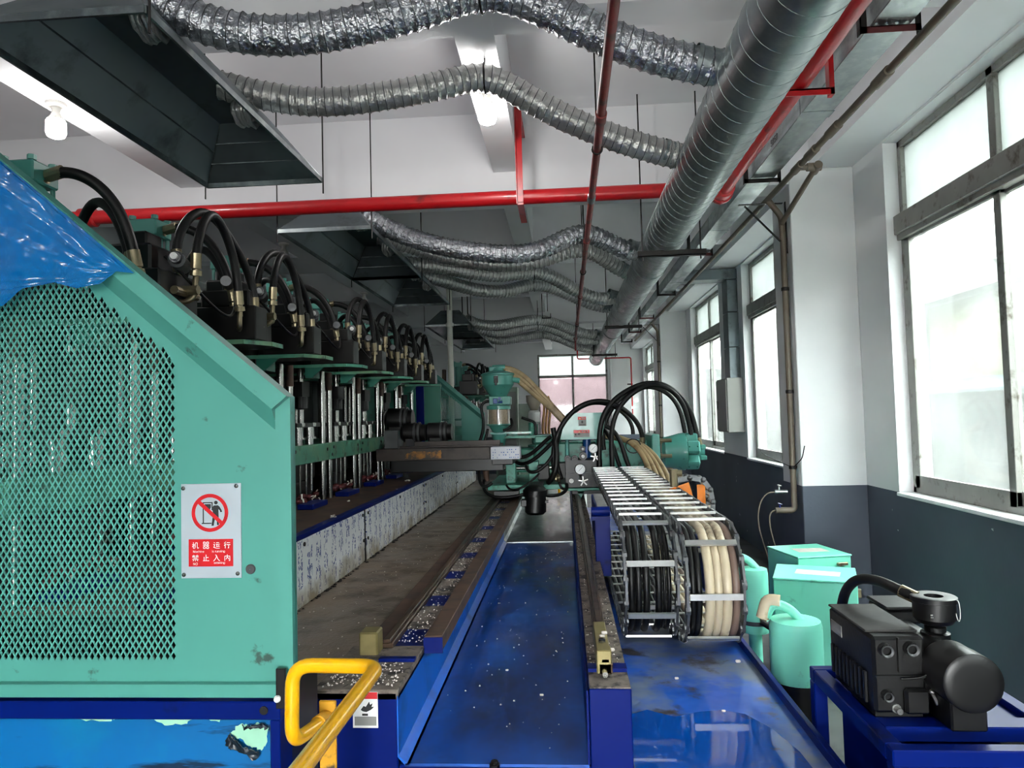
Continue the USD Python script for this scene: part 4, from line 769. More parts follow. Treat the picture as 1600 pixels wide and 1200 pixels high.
for x, y, s_ in ((-1.415, 4.34, .016), (-1.45, 4.40, .012), (-1.586, 5.19, .014), (-1.508, 6.84, .018), (-1.42, 6.0, .008)):
    for k in range(5): dr.ball((x + rng.uniform(-s_, s_), y + rng.uniform(-2 * s_, 2 * s_), 1.172), s_ * rng.uniform(.4, .7), 1, (1, 1.6, .7))
solo('plastic_strands', dr, M['scrap'], 'white plastic strands dropped along the rusty mould table top', 'scraps', kind='stuff', smooth=True)

hr = thing('hand_rail', 'yellow tubular hand rail with a looped end at the bottom of the picture', 'hand rail')
part(hr, 'rail_tube', MB().tube(fillet([(-.49, .2, 1.14), (-.50, 1.88, 1.112), (-.738, 1.90, 1.108), (-.742, 1.90, .905), (-.725, 2.08, .885)], .055, 8), .019, 18), M['yellow'], True)
part(hr, 'stub_collar', MB().cyl((-.727, 2.06, .888), (-.723, 2.12, .88), .024, n=16), M['yellowdirty'], True)
part(hr, 'bracket_plate', MB().bx(-.745, -.695, 2.12, 2.13, .3, .93, .002), M['yellowdirty'], False)
part(hr, 'rail_post', MB().cyl((-.49, .4, 0), (-.49, .4, 1.125), .019, n=14).cyl((-.72, 2.125, 0), (-.72, 2.125, .4), .019, n=12), M['yellow'], True)
# ------------------------------------------------------------------ injection unit on its carriage
M['glassp'] = mat('beige_pellets', S(150, 136, 116), .35, var=.2, scale=60, coat=.6)
M['beige'] = mat('beige_ribbed_hose', S(168, 146, 108), .45, var=.1, scale=4, dirt=(S(120, 100, 70), 6, .5, .7), coat=.2)
M['gaugef'] = mat('gauge_face', S(226, 228, 226), .3, var=.02)
M['steelw'] = mat('worn_steel', S(150, 150, 148), .3, .8, var=.1)
M['mint2'] = mat('worn_mint_machine', S(66, 148, 128), .42, var=.1, scale=4, dirt=(S(36, 58, 52), 7, .52, .68))
M['printgrey'] = mat('printed_box_grey', S(170, 174, 184), .4, var=.05)
M['bpipe'] = mat('blue_valve', S(10, 70, 140), .35)
u = thing('injection_unit', 'mint green injection carriage with gauges and looping black hoses on the rails', 'injection unit')
part(u, 'carriage_plate', MB().bx(-.87, .02, 8.0, 9.4, .945, 1.0, .004).bx(-.80, -.30, 8.05, 9.3, .866, .945), M['mint2'], False)
part(u, 'carriage_shoe', MB().bx(-.80, -.52, 7.95, 9.3, .868, .94, .004), M['black'], False)
part(u, 'carriage_shoe', MB().bx(.06, .40, 8.0, 9.3, .888, .925, .004), M['black'], False)
part(u, 'valve_bracket', MB().bx(-.02, .43, 8.0, 8.6, .925, .952, .004).prism([(.12, .925), (.20, .925), (.13, .80), (.12, .80)], 'y', 8.0, 8.03), M['mint2'], False)
part(u, 'guide_rod', MB().cyl((-.85, 8.35, 1.16), (.0, 8.35, 1.16), .022, n=14), M['chrome'], True)
for x in (-.62, -.36): part(u, 'rod_support', MB().bx(x - .06, x + .05, 8.2, 8.5, 1.0, 1.24, .006), M['mint2'], False)
part(u, 'cylinder_block', MB().bx(-.32, -.19, 8.15, 8.4, 1.04, 1.2, .006).bx(-.1, 0, 8.2, 8.4, 1.05, 1.22, .006), M['dsteel'], False)
part(u, 'barrel_housing', MB().bx(-.36, .96, 8.45, 8.95, 1.06, 1.44, .02).bx(-.35, -.05, 8.4, 8.95, 1.44, 1.52, .01).bx(-.62, -.36, 8.5, 8.9, 1.10, 1.38, .02), M['mint2'], False)
part(u, 'top_plate', MB().bx(-.72, .0, 8.45, 9.0, 1.50, 1.53).bx(-.66, -.56, 8.5, 8.6, 1.53, 1.58).cyl((-.40, 8.6, 1.53), (-.40, 8.6, 1.68), .03, n=12), M['mint2'])
part(u, 'toggle_handle', MB().tube(fillet([(-.34, 8.5, 1.53), (-.34, 8.5, 1.68), (-.50, 8.45, 1.74)], .05), .016, 10), M['rubber'], True)
part(u, 'nozzle', MB().cyl((-.93, 8.3, 1.30), (-.93 + .02, 8.3, 1.02), .045, .03, 14).cyl((-.86, 8.3, 1.24), (-.63, 8.3, 1.24), .022, n=12), M['rust'])
part(u, 'heater_tip', MB().cyl((-.70, 8.25, 1.245), (-.58, 8.25, 1.25), .02, n=12), mat('copper_tip', S(196, 140, 112), .35, .6))
cv = part(u, 'cover_box', MB().prism([(-.055, 1.485), (.40, 1.485), (.458, 1.775), (.02, 1.775)], 'y', 8.0, 8.55), M['teal'], False)
part(cv, 'label_header', flat(flat(MB(), sbox(.145, 1.70, .235, 1.733), 8.0), sbox(.095, 1.555, .27, 1.588), 8.0), M['sgred'], False)
part(cv, 'label_sheet', flat(flat(MB(), sbox(.15, 1.632, .237, 1.70), 8.0), sbox(.097, 1.51, .27, 1.555), 8.0), M['greybox'], False)
tri = lambda x, z, s: [(x - s, z), (x + s, z), (x, z + 1.6 * s)]
part(cv, 'label_triangle', flat(flat(MB(), tri(.168, 1.705, .011), 7.999), tri(.158, 1.560, .012), 7.999), mat('print_orange', S(250, 200, 150), .5), False)
q = MB()
for k in range(5): flat(q, sbox(.162 + .013 * k, 1.64, .170 + .013 * k, 1.652), 7.999)
flat(flat(q, sbox(.186, 1.662, .198, 1.69), 7.999), sbox(.178, 1.672, .206, 1.677), 7.999)
flat(q, [(.105, 1.545), (.122, 1.55), (.125, 1.53), (.115, 1.526)], 7.999); flat(q, sbox(.14, 1.535, .165, 1.551), 7.999)
part(cv, 'label_print', q, M['ink'], False)
q = MB()
for k in range(2): flat(q, sbox(.185 + .022 * k, 1.71, .20 + .022 * k, 1.725), 7.9985)
for k in range(3): flat(q, sbox(.185 + .026 * k, 1.565, .20 + .026 * k, 1.58), 7.9985)
part(cv, 'label_print', q, M['greybox'], False)
for x in (.02, .36): part(u, 'cover_post', MB().cyl((x, 8.15, 1.25), (x, 8.15, 1.49), .022, n=12), M['teal'], True)
part(u, 'blue_cylinder', MB().cyl((.24, 8.2, 1.27), (.24, 8.2, 1.49), .045, n=16), M['bpipe'])
mb = part(u, 'manifold_block', MB().bx(-.01, .40, 8.05, 8.5, .952, 1.26, .006).bx(.0, .39, 8.03, 8.05, 1.11, 1.115), M['black'], False)
for x, z, r in ((.02, 1.275, .036), (.10, 1.275, .036), (.19, 1.30, .045), (.19, 1.38, .03)): part(mb, 'valve_knob', MB().lathe([(.001, -.07), (r * .5, -.07), (r * .55, -.05), (r, -.05), (r, 0), (r * .8, .03)], (x, 8.06, z), 'y', 14), M['black'])
for x, z, r in ((.19, 1.30, .02), (.19, 1.38, .014), (.055, 1.035, .026)): part(mb, 'knob_cap', MB().lathe([(.001, -.085), (r, -.083), (r, -.07)], (x, 8.06, z), 'y', 12), M['whitep'])
for x, z, r in ((.155, 1.16, .062), (.302, 1.385, .055)):
    g = part(u, 'pressure_gauge', MB().lathe([(.001, .03), (r, .03), (r, -.02), (r * .86, -.025)], (x, 7.98, z), 'y', 24).cyl((x, 8.0, z - r), (x, 8.0, z - r - .06), .014, n=8), M['steelw'])
    part(g, 'gauge_face', MB().lathe([(r * .86, -.022), (.001, -.022)], (x, 7.98, z), 'y', 24), M['gaugef'])
    nd = MB().bar((x - r * .3, 7.956, z - r * .3), (x + r * .45, 7.956, z + r * .45), .006, .003)
    for k in range(9): a = math.radians(225 - 33.75 * k); nd.bar((x + r * .62 * math.cos(a), 7.956, z + r * .62 * math.sin(a)), (x + r * .76 * math.cos(a), 7.956, z + r * .76 * math.sin(a)), .005, .002)
    part(g, 'gauge_marks', nd, M['ink'], False)
for x, z in ((.185, 1.03), (.325, 1.29)):
    sw = MB().cyl((x, 8.05, z), (x, 7.96, z), .012, n=8)
    for k in range(5): a = k * 1.257 + .4; sw.bar((x, 7.965, z), (x + .055 * math.cos(a), 7.965, z + .055 * math.sin(a)), .014, .014)
    part(u, 'star_wheel', sw, M['steelw'], False)
part(u, 'drive_plate', MB().bx(.94, 1.03, 8.0, 8.75, 1.08, 1.52, .012), M['teal'], False)
for z in (1.13, 1.28, 1.45): part(u, 'tie_rod', MB().cyl((1.0, 8.05, z), (1.16, 8.05, z), .022, n=10).cyl((1.03, 8.05, z), (1.06, 8.05, z), .034, n=6), M['zinc'])
hm = part(u, 'hydraulic_motor', MB().lathe([(.001, 1.10), (.165, 1.10), (.17, 1.14), (.205, 1.27), (.21, 1.33), (.17, 1.345), (.14, 1.35), (.001, 1.35)], (0, 8.25, 1.315), 'x', 28), M['teal'])
q = MB()
for k in range(5):
    a = math.radians(90 + 72 * k); c = np.array((1.40, 8.25 + .13 * math.cos(a), 1.315 + .13 * math.sin(a)))
    Mx = np.eye(4); Mx[1:3, 1:3] = [[math.sin(a), math.cos(a)], [-math.cos(a), math.sin(a)]]; Mx[:3, 3] = c
    q.bx(-.075, .075, -.07, .07, -.07, .075, .018, M=Mx)
q.cyl((1.30, 8.25, 1.315), (1.49, 8.25, 1.315), .12, n=20)
part(hm, 'radial_cylinders', q, M['teal'], 25)
q = MB()
for k in range(5):
    a = math.radians(90 + 72 * k)
    for d in (-.045, .045): p_ = np.array((1.40 + d, 8.25 + .2 * math.cos(a), 1.315 + .2 * math.sin(a))); q.ball(p_, .012, 1)
part(hm, 'head_bolt', q, M['tealdark'], True)
part(hm, 'port_cap', MB().cyl((1.48, 8.25, 1.305), (1.545, 8.25, 1.305), .055, n=16).bx(1.49, 1.55, 8.16, 8.30, 1.34, 1.39, .008).bx(1.49, 1.56, 8.16, 8.3, 1.22, 1.27, .008), M['teal'])
# hoses
def bh(P, r=.026, e0=False, e1=False, n=44): return hose(u, P, r, n, e0, e1, 'black_hose')
bh([(.36, 7.98, 1.12), (.37, 7.98, 1.45), (.46, 8.0, 1.80), (.72, 8.05, 2.02), (1.02, 8.1, 2.085), (1.25, 8.15, 1.97), (1.40, 8.2, 1.76), (1.47, 8.22, 1.50), (1.49, 8.22, 1.42)], .028, True, True)
bh([(.50, 7.95, 1.10), (.50, 7.95, 1.40), (.55, 7.98, 1.72), (.76, 8.02, 1.98), (1.03, 8.08, 2.06), (1.24, 8.13, 1.95), (1.36, 8.18, 1.72), (1.40, 8.2, 1.50)], .026, True)
bh([(.44, 8.3, 1.35), (.48, 8.3, 1.70), (.70, 8.3, 1.97), (1.0, 8.3, 2.045), (1.22, 8.3, 1.92), (1.33, 8.3, 1.66), (1.36, 8.3, 1.46)], .024)
bh([(-.12, 8.0, 1.10), (-.12, 7.98, 1.42), (-.02, 7.98, 1.66), (.18, 8.0, 1.85), (.42, 8.05, 1.90), (.66, 8.1, 1.80), (.82, 8.15, 1.62), (.86, 8.18, 1.44)], .027, True, True)
bh([(-.05, 8.1, 1.05), (-.09, 8.08, 1.45), (.04, 8.15, 1.72), (.3, 8.2, 1.88), (.55, 8.25, 1.84), (.72, 8.3, 1.70), (.77, 8.3, 1.52)], .022)
bh([(.46, 8.1, 1.62), (.58, 8.05, 1.50), (.66, 8.0, 1.25), (.78, 7.9, 1.04)], .024); bh([(.44, 8.2, 1.58), (.52, 8.1, 1.42), (.58, 8.0, 1.2), (.66, 7.9, 1.03)], .022)
bh([(-.16, 8.05, 1.52), (-.30, 8.1, 1.40), (-.46, 8.15, 1.30), (-.60, 8.2, 1.32)], .022); bh([(-.14, 8.0, 1.46), (-.28, 8.05, 1.33), (-.44, 8.1, 1.23), (-.56, 8.2, 1.24)], .022)
bh([(-.13, 8.0, 1.62), (-.10, 7.96, 1.35), (-.14, 7.95, 1.1), (-.2, 8.0, 1.02)], .03); bh([(-.14, 8.0, 1.50), (-.22, 7.95, 1.22), (-.36, 7.95, 1.14), (-.44, 8.05, 1.2)], .018)
bh([(-.95, 8.2, 1.28), (-.97, 8.1, 1.06), (-.90, 8.0, .99), (-.82, 8.0, 1.03)], .018); bh([(-.92, 8.1, 1.05), (-.84, 7.95, .90), (-.66, 7.92, .875), (-.40, 7.95, .93)], .016)
bh([(-.26, 7.6, .95), (-.12, 7.8, .90), (-.02, 7.9, .93), (.0, 8.0, 1.0)], .018); bh([(-.08, 7.95, 1.06), (-.06, 7.9, .98), (.0, 8.0, .95)], .014, True)
bh([(-.30, 8.0, 1.12), (-.42, 7.9, 1.02), (-.55, 7.9, .96), (-.66, 8.0, 1.0)], .012)
mo = part(u, 'hanging_motor', MB().lathe([(.001, .745), (.085, .745), (.11, .77), (.11, .93), (.125, .93), (.125, .99), (.09, 1.03), (.04, 1.05), (.001, 1.05)], (-.325, 7.5, 0), 'z', 20).bx(-.47, -.40, 7.44, 7.56, .83, .90, .006).bx(-.25, -.19, 7.46, 7.54, .86, .885), M['black'])
part(u, 'motor_arm', MB().bx(-.40, -.25, 7.5, 8.05, .99, 1.03), M['black'], False)
for k in range(3): part(u, 'suction_hose', MB().tube(spl([(-.70 + .02 * k, 8.5, 2.33 - .03 * (k == 1)), (-.56, 8.5, 2.29 - .04 * k), (-.36 - .02 * k, 8.48, 2.12 - .03 * k), (-.10 - .02 * k, 8.45, 1.82), (.12, 8.45, 1.60 - .02 * k), (.45, 8.4, 1.52 + .02 * k)], 44), .032, 12), M['beige'], True)
for k in range(4): part(u, 'suction_hose', MB().tube(spl([(.36, 8.42, 1.50 + .015 * k), (.56 + .02 * k, 8.25, 1.50 - .01 * k), (.78 + .03 * k, 8.0, 1.38), (.86 + .05 * k, 7.7, 1.18), (.84 + .055 * k, 7.2, 1.05), (.62 + .05 * k, 6.4, 1.12)], 44), .030, 12), M['beige'], True)
part(u, 'cable_tie', MB().tube([(.74 + .09 * math.cos(a) * .9, 8.0 + .03 * math.sin(a), 1.40 + .075 * math.sin(a)) for a in np.linspace(0, 6.28, 20)], .006, 6), M['rubber'], True)

h = thing('material_hopper', 'mint green dosing hopper with a drum, cone and clear pellet section', 'hopper', (-.772, 8.5, 0))
part(h, 'lid', MB().lathe([(.001, 2.335), (.07, 2.33), (.08, 2.30), (.17, 2.275), (.20, 2.262), (.20, 2.245), (.19, 2.24)], n=32).bx(-.10, -.02, -.06, .02, 2.29, 2.35, .01).cyl((-.06, 0, 2.335), (.09, 0, 2.34), .035, n=14), M['teal'])
part(h, 'drum', MB().lathe([(.188, 2.25), (.186, 2.135), (.18, 2.125), (.10, 2.0), (.09, 1.99)], n=32).cyl((.16, -.04, 2.19), (.26, -.04, 2.175), .03, n=12), M['teal'])
part(h, 'latch', MB().bx(-.03, .02, -.205, -.188, 2.15, 2.23, .005).bx(-.018, .008, -.215, -.2, 2.12, 2.2, .004), M['black'], False)
part(h, 'slide_collar', MB().bx(-.10, .145, -.12, .12, 1.895, 1.995, .006).bx(.05, .15, -.125, .12, 1.90, 1.99, .004), M['teal'], False)
part(h, 'air_valve', MB().bx(-.05, .0, -.16, -.12, 1.91, 1.97, .004).cyl((.025, -.15, 1.965), (.025, -.12, 1.965), .02, n=10).cyl((.01, -.15, 1.92), (.06, -.15, 1.93), .012, n=8), M['bpipe'])
part(h, 'upper_ring', MB().lathe([(.10, 1.90), (.142, 1.885), (.142, 1.845), (.13, 1.84)], n=28), M['teal'])
part(h, 'pellet_cylinder', MB().lathe([(.13, 1.845), (.13, 1.67)], n=28), M['glassp'], True)
for k in range(6): a = k * 1.047 + .5; part(h, 'tie_rod', MB().cyl((.137 * math.cos(a), .137 * math.sin(a), 1.665), (.137 * math.cos(a), .137 * math.sin(a), 1.85), .006, n=8), M['steelw'], True)
part(h, 'lower_cone', MB().lathe([(.13, 1.672), (.148, 1.672), (.148, 1.66), (.12, 1.655), (.075, 1.57), (.001, 1.57)], n=28), M['teal'])
part(h, 'swing_plate', MB().prism([(-.10, -.05), (-.10, .10), (.38, .10), (.38, -.03)], 'z', 1.553, 1.575), M['teal'], False)
part(h, 'feed_funnel', MB().lathe([(.09, 1.553), (.092, 1.545), (.062, 1.42), (.001, 1.42)], n=24), M['teal'])
part(h, 'blue_tape', MB().lathe([(.0885, 1.52), (.071, 1.445)], n=24), M['bpipe']) if False else None
part(h, 'air_hose', MB().tube(spl([(-.10, -.12, 1.94), (-.18, -.14, 1.90), (-.17, -.14, 1.74), (-.19, -.15, 1.55), (-.26, -.2, 1.36)], 30), .017, 8), M['rubber'], True)
part(h, 'air_hose', MB().tube(spl([(.15, -.1, 1.73), (.16, -.14, 1.66), (.06, -.16, 1.60)], 20), .015, 8), M['rubber'], True)
part(h, 'air_hose', MB().tube(spl([(-.12, -.12, 1.62), (-.15, -.14, 1.5), (-.19, -.18, 1.36)], 16), .017, 8), M['rubber'], True)

M['greasy'] = mat('greasy_arm_steel', S(58, 50, 46), .5, .2, var=.25, scale=8, dirt=(S(34, 31, 30), 6, .5, .66))
m = thing('swing_arm', 'dark greasy horizontal arm carrying black motors, reaching from hopper to stations', 'machine arm')
part(m, 'arm_beam', MB().bx(-1.775, -.70, 6.7, 6.86, 1.365, 1.478, .004), M['greasy'], False)
part(m, 'yellow_patch', flat(MB(), rag([(-1.50, 1.385), (-1.40, 1.375), (-1.30, 1.39), (-1.155, 1.385), (-1.155, 1.462), (-1.25, 1.445), (-1.40, 1.455), (-1.49, 1.43)], 9), 6.699), mat('worn_yellow_paint', S(150, 98, 14), .5, var=.3, scale=9, dirt=(S(60, 48, 36), 14, .45, .6)), False)
part(m, 'arm_table', MB().bx(-1.75, -.62, 6.86, 7.25, 1.46, 1.495, .004).bx(-1.55, -.62, 6.87, 6.91, 1.495, 1.535), M['greasy'], False)
part(m, 'arm_link', MB().bx(-.70, -.50, 6.86, 8.05, 1.30, 1.40, .006).bx(-1.70, -.60, 6.95, 7.15, 1.24, 1.365, .006), M['black'], False)
part(m, 'printed_box', MB().bx(-.69, -.418, 6.66, 6.86, 1.362, 1.478, .004), M['printgrey'], False)
q = MB(); rs = random.Random(4)
for k in range(13):
    x = -.67 + .019 * k
    for j in range(4):
        if rs.random() < .5: flat(q, sbox(x, 1.375 + .024 * j, x + rs.uniform(.005, .014), 1.384 + .024 * j), 6.659)
part(m, 'box_print', q, mat('print_blue', S(70, 90, 140), .5), False)
def motor(x0, x1, r, y, z, z0=1.495):
    p = part(m, 'drive_motor', MB().lathe([(.001, x0), (r * .7, x0), (r, x0 + .03), (r, x1 - .05), (r * .85, x1 - .04), (r * .85, x1), (.001, x1)], (0, y, z), 'x', 28), M['black'])
    for dx in (.11, .07): part(p, 'end_ring', MB().lathe([(r, x1 - dx), (r * 1.1, x1 - dx), (r * 1.1, x1 - dx + .018), (r, x1 - dx + .018)], (0, y, z), 'x', 28), M['coil'])
    part(p, 'motor_foot', MB().bx(x0 + .05, x1 - .1, y - r * .8, y + r * .8, z0, z - r * .6), M['black'], False)
motor(-1.76, -1.49, .115, 7.05, 1.75); motor(-1.575, -1.34, .093, 6.92, 1.622); motor(-1.36, -1.10, .093, 7.02, 1.622)
part(m, 'arm_bracket', MB().bx(-1.72, -1.585, 6.80, 6.95, 1.478, 1.655, .006), M['coil'], False)
h2 = thing('material_hopper', 'smaller pale hopper standing far behind the mint hopper', 'hopper', (-.50, 12.0, 0))
part(h2, 'cone', MB().lathe([(.001, 2.10), (.13, 2.10), (.125, 2.0), (.06, 1.86), (.05, 1.85)], n=20), mat('pale_hopper', S(170, 160, 146), .4))
part(h2, 'pellet_cylinder', MB().lathe([(.07, 1.85), (.10, 1.82), (.10, 1.66), (.06, 1.62)], n=20), M['whitep'])
part(h2, 'stand', MB().lathe([(.06, 1.62), (.05, 1.3), (.12, 1.28), (.12, 0)], n=16), M['mint2'])
for k in range(3): part(h2, 'beige_hose', MB().tube(spl([(.13 + .05 * k, 0, 2.08), (.17 + .05 * k, .0, 1.9), (.15 + .05 * k, -.02, 1.7), (.18 + .05 * k, 0, 1.35)], 20), .022, 8), mat('amber_hose', S(176, 128, 66), .35) if k == 0 else '/World/Looks/amber_hose', True)
cb = thing('control_cabinet', 'pale grey-green electric cabinet standing far behind the hopper', 'cabinet')
part(cb, 'cabinet_body', MB().bx(-.95, -.58, 15.0, 15.4, 0, 2.02, .01), mat('pale_cabinet', S(150, 166, 152), .45), False)
part(cb, 'door_lock', MB().cyl((-.73, 14.985, 1.75), (-.73, 15.0, 1.75), .015, n=10), M['ink'])
cb2 = thing('control_cabinet', 'taller pale cabinet with open door beside the far hopper', 'cabinet')
part(cb2, 'cabinet_body', MB().bx(-1.5, -1.0, 15.6, 16.1, 0, 2.4, .01), '/World/Looks/pale_cabinet', False)
part(cb2, 'door_panel', MB().bx(-1.46, -1.04, 15.58, 15.6, .3, 2.3, .004), M['greybox'], False)
fp = thing('yellow_post', 'yellow post seen through the gap under the injection unit', 'post')
part(fp, 'post_tube', MB().cyl((-.13, 12.6, 0), (-.13, 12.6, 1.1), .022, n=12), M['yellow'], True)
wp = thing('wrapped_crate', 'white wrapped crate seen through the gap under the injection unit, behind the yellow post', 'crate')
part(wp, 'crate_body', MB().bx(-.35, .35, 12.8, 13.6, .1, .92, .03), M['whitep'], False)
for xx in (-.32, -.05, .22): part(wp, 'skid', MB().bx(xx, xx + .1, 12.82, 13.58, 0, .1), M['rust'], False)

# ------------------------------------------------------------------ energy chains
def chain(label, x0, x1, yb, bars_dark, hoses, yend=7.9, zb=.553, D=.635, pitch=.122):
    """cable drag chain: bottom run on the tray, half-circle bend at y = yb, top run back to yend"""
    t = thing('cable_chain', label, 'cable chain'); R_ = D / 2 - .035; zc = zb + .035 + R_; L1 = yend - (yb + R_)
    def at(s, off=0.0):
        """point and tangent angle along the chain from the far end of the top run; off = outward offset"""
        if s < L1: return (yend - s, zc + R_ + off)
        a = (s - L1) / R_
        if a < math.pi: return (yb + R_ - (R_ + off) * math.sin(a), zc + (R_ + off) * math.cos(a))
        return (yb + R_ + (s - L1 - math.pi * R_), zc - R_ - off)
    tot = L1 + math.pi * R_ + 3.2; n = int(tot / pitch)
    for side, x in (('side_band', x0), ('side_band', x1 - .022)):
        q = MB()
        for k in range(n):
            a, b = at(k * pitch + .004), at((k + 1) * pitch + .012); o = .004 * (k % 2)
            q.bar((x + .011 + o, a[0], a[1]), (x + .011 + o, b[0], b[1]), .012, .062)
            q.cyl((x + .001, b[0], b[1]), (x + .026, b[0], b[1]), .026, n=10)
        part(t, side, q, M['chainside'], False)
    for k in range(0, n, 2):
        c = at((k + .5) * pitch, .03); d0, d1 = at((k + .5) * pitch - .012, .03), at((k + .5) * pitch + .012, .03)
        part(t, 'cross_bar', MB().bar((x0 + .02, *c), (x1 - .02, *c), .03, .012, upv=np.cross((1, 0, 0), (0, d1[0] - d0[0], d1[1] - d0[1]))), M['chainbar'], False)
        c = at((k + .5) * pitch, -.03)
        part(t, 'cross_bar', MB().bar((x0 + .02, *c), (x1 - .02, *c), .022, .008, upv=np.cross((1, 0, 0), (0, d1[0] - d0[0], d1[1] - d0[1]))), M['chainbar'], False)
    for f_, r, mm in hoses:
        x = x0 + .03 + (x1 - x0 - .06) * f_; P = [(x, *at(s, -.03 + r + .002)) for s in np.arange(.0, tot - .1, .05)]
        part(t, 'carried_hose', MB().tube(P, r, 10), mm, True)
    return t
M['chainbar'] = mat('chain_cross_bar', S(196, 198, 196), .34, .7, var=.1, scale=8)
M['chainside'] = mat('chain_side_links', S(104, 106, 108), .4, .7, var=.2, scale=12)
M['cream'] = mat('cream_ribbed_hose', S(196, 182, 154), .4, var=.12, scale=3, dirt=(S(90, 76, 60), 5, .56, .7), coat=.2)
chain('metal cable chain next to the rail, filled with black hoses', .272, .552, 3.74, False, [(.06, .017, M['rubber']), (.22, .018, M['rubber']), (.40, .018, M['rubber']), (.68, .018, M['rubber']), (.82, .009, M['rubber']), (.92, .012, M['rubber'])])
chain('metal cable chain on the window side, filled with cream and black hoses', .560, .852, 3.62, False, [(.06, .015, M['rubber']), (.18, .016, M['rubber']), (.40, .024, M['cream']), (.58, .021, M['cream']), (.76, .024, M['cream']), (.95, .019, mat('brown_hose', S(120, 100, 90), .4))])
t = thing('cable_chain', 'small cable chain with an orange plate behind the two big ones', 'cable chain')
pts = [(.83, 1.245), (.92, 1.26), (1.02, 1.245), (1.07, 1.17), (1.085, 1.08), (1.08, .98), (1.07, .8)]
for yy in (5.52, 5.68):
    q = MB()
    for a, b in zip(pts, pts[1:]): q.bar((a[0], yy, a[1]), (b[0], yy, b[1]), .012, .035).ball((b[0], yy, b[1]), .022, 1)
    part(t, 'side_band', q, M['chainside'], False)
for a, b in zip(pts, pts[1:]): part(t, 'cross_bar', MB().bar(((a[0] + b[0]) / 2, 5.52, (a[1] + b[1]) / 2), ((a[0] + b[0]) / 2, 5.68, (a[1] + b[1]) / 2), .03, .012), M['cream'], False)
part(t, 'orange_plate', MB().prism([(.78, 1.17), (.93, 1.22), (1.0, .95), (.95, .93)], 'y', 5.62, 5.63).bx(.99, 1.05, 5.62, 5.63, 1.0, 1.2), mat('orange_paint', S(240, 130, 20), .4), False)
part(t, 'fitting', MB().cyl((.80, 5.5, 1.2), (.80, 5.5, 1.33), .03, n=10).cyl((.80, 5.5, 1.3), (.86, 5.5, 1.3), .025, n=10), M['zinc'])
part(t, 'chain_foot', MB().bx(.98, 1.08, 5.4, 5.8, 0, .8, .006), M['navy'], False)
# ------------------------------------------------------------------ vacuum pump, filters and boxes on the window side
M['mint3'] = mat('light_mint_enamel', S(128, 226, 200), .42, var=.04, scale=2, dirt=(S(92, 150, 130), 6, .62, .75))
M['pump'] = mat('black_pump_casing', S(10, 10, 11), .42, .1, var=.2, scale=6, bump=(60, .15, .004))
M['pumptop'] = mat('dusty_pump_top', S(34, 33, 33), .55, .1, var=.15, scale=5, dirt=(S(64, 61, 58), 4, .5, .7))
s = thing('pump_stand', 'dark blue welded steel stand under the black vacuum pump', 'stand')
X0, X1, Y0, Y1, ZT = .935, 1.52, 2.25, 2.98, .74
q = .05
for n_, b in (('frame_tube', (X0, X1, Y0, Y0 + q, ZT - q, ZT)), ('frame_tube', (X0, X1, Y1 - q, Y1, ZT - q, ZT)), ('frame_tube', (X0, X0 + q, Y0 + q, Y1 - q, ZT - q, ZT)), ('frame_tube', (X1 - q, X1, Y0 + q, Y1 - q, ZT - q, ZT)),
              ('leg', (X0, X0 + q, Y0, Y0 + q, 0, ZT - q)), ('leg', (X1 - q, X1, Y0, Y0 + q, 0, ZT - q)), ('leg', (X0, X0 + q, Y1 - q, Y1, 0, ZT - q)), ('leg', (X1 - q, X1, Y1 - q, Y1, 0, ZT - q)),
              ('cross_member', (X0 + q, X1 - q, 2.42, 2.50, ZT - q, ZT - .003)), ('cross_member', (X0 + q, X1 - q, 2.72, 2.8, ZT - q, ZT - .003))):
    part(s, n_, MB().bx(*b, .004), M['navy'], False)
part(s, 'shelf_sheet', MB().bx(X0 + q, X1 - q, 2.50, 2.9, ZT - .03, ZT - .022), M['navy'], False)
part(s, 'tank', MB().bx(X0 + .07, X1 - .14, 2.36, 2.85, .3, .66, .01), M['navy'], False)
part(s, 'drain_pipe', MB().tube(fillet([(1.22, 2.32, .65), (1.30, 2.32, .61), (1.46, 2.32, .605)], .04), .011, 10).cyl((1.36, 2.32, .607), (1.40, 2.32, .606), .017, n=10), M['zinc'], True)
v = thing('vacuum_pump', 'black rotary vacuum pump with a round air filter on the blue stand', 'vacuum pump')
C = (.982, 1.148, 2.48, 2.87, .755, 1.0)
part(v, 'oil_casing', MB().bx(*C, .010), M['pump'], False)
part(v, 'top_cover', MB().bx(.980, 1.15, 2.53, 2.87, 1.0, 1.008, .003), M['pumptop'], False)
q = MB()
for k in range(9): q.bx(.970, .983, 2.53 + .036 * k, 2.545 + .036 * k, .77, .875, .003)
part(v, 'cooling_fins', q, M['pump'], False)
for x, z, r in ((1.02, .961, .0225), (1.10, .965, .0225), (1.018, .815, .018)):
    p = part(v, 'oil_port', MB().lathe([(.001, -.004), (r * .7, -.004), (r * .75, -.018), (r, -.02), (r, 0), (r * 1.05, .01)], (x, 2.478, z), 'y', 18), M['pump'])
    part(p, 'port_ring', MB().lathe([(r * .6, -.019), (r * .85, -.022), (r * .85, -.018)], (x, 2.478, z), 'y', 18), M['coil'])
part(v, 'drain_plug', MB().lathe([(.001, -.025), (.010, -.025), (.010, 0), (.015, 0), (.015, .01)], (1.048, 2.475, .772), 'y', 12), M['steelw'])
part(v, 'casing_rib', MB().bx(1.058, 1.063, 2.468, 2.48, .89, 1.0).bx(.985, 1.146, 2.468, 2.48, .872, .880).bx(1.07, 1.146, 2.455, 2.48, .76, .84, .008), M['pump'], False)
part(v, 'plate_label', MB().bx(.978, .981, 2.74, 2.84, .92, .96), M['greybox'], False)
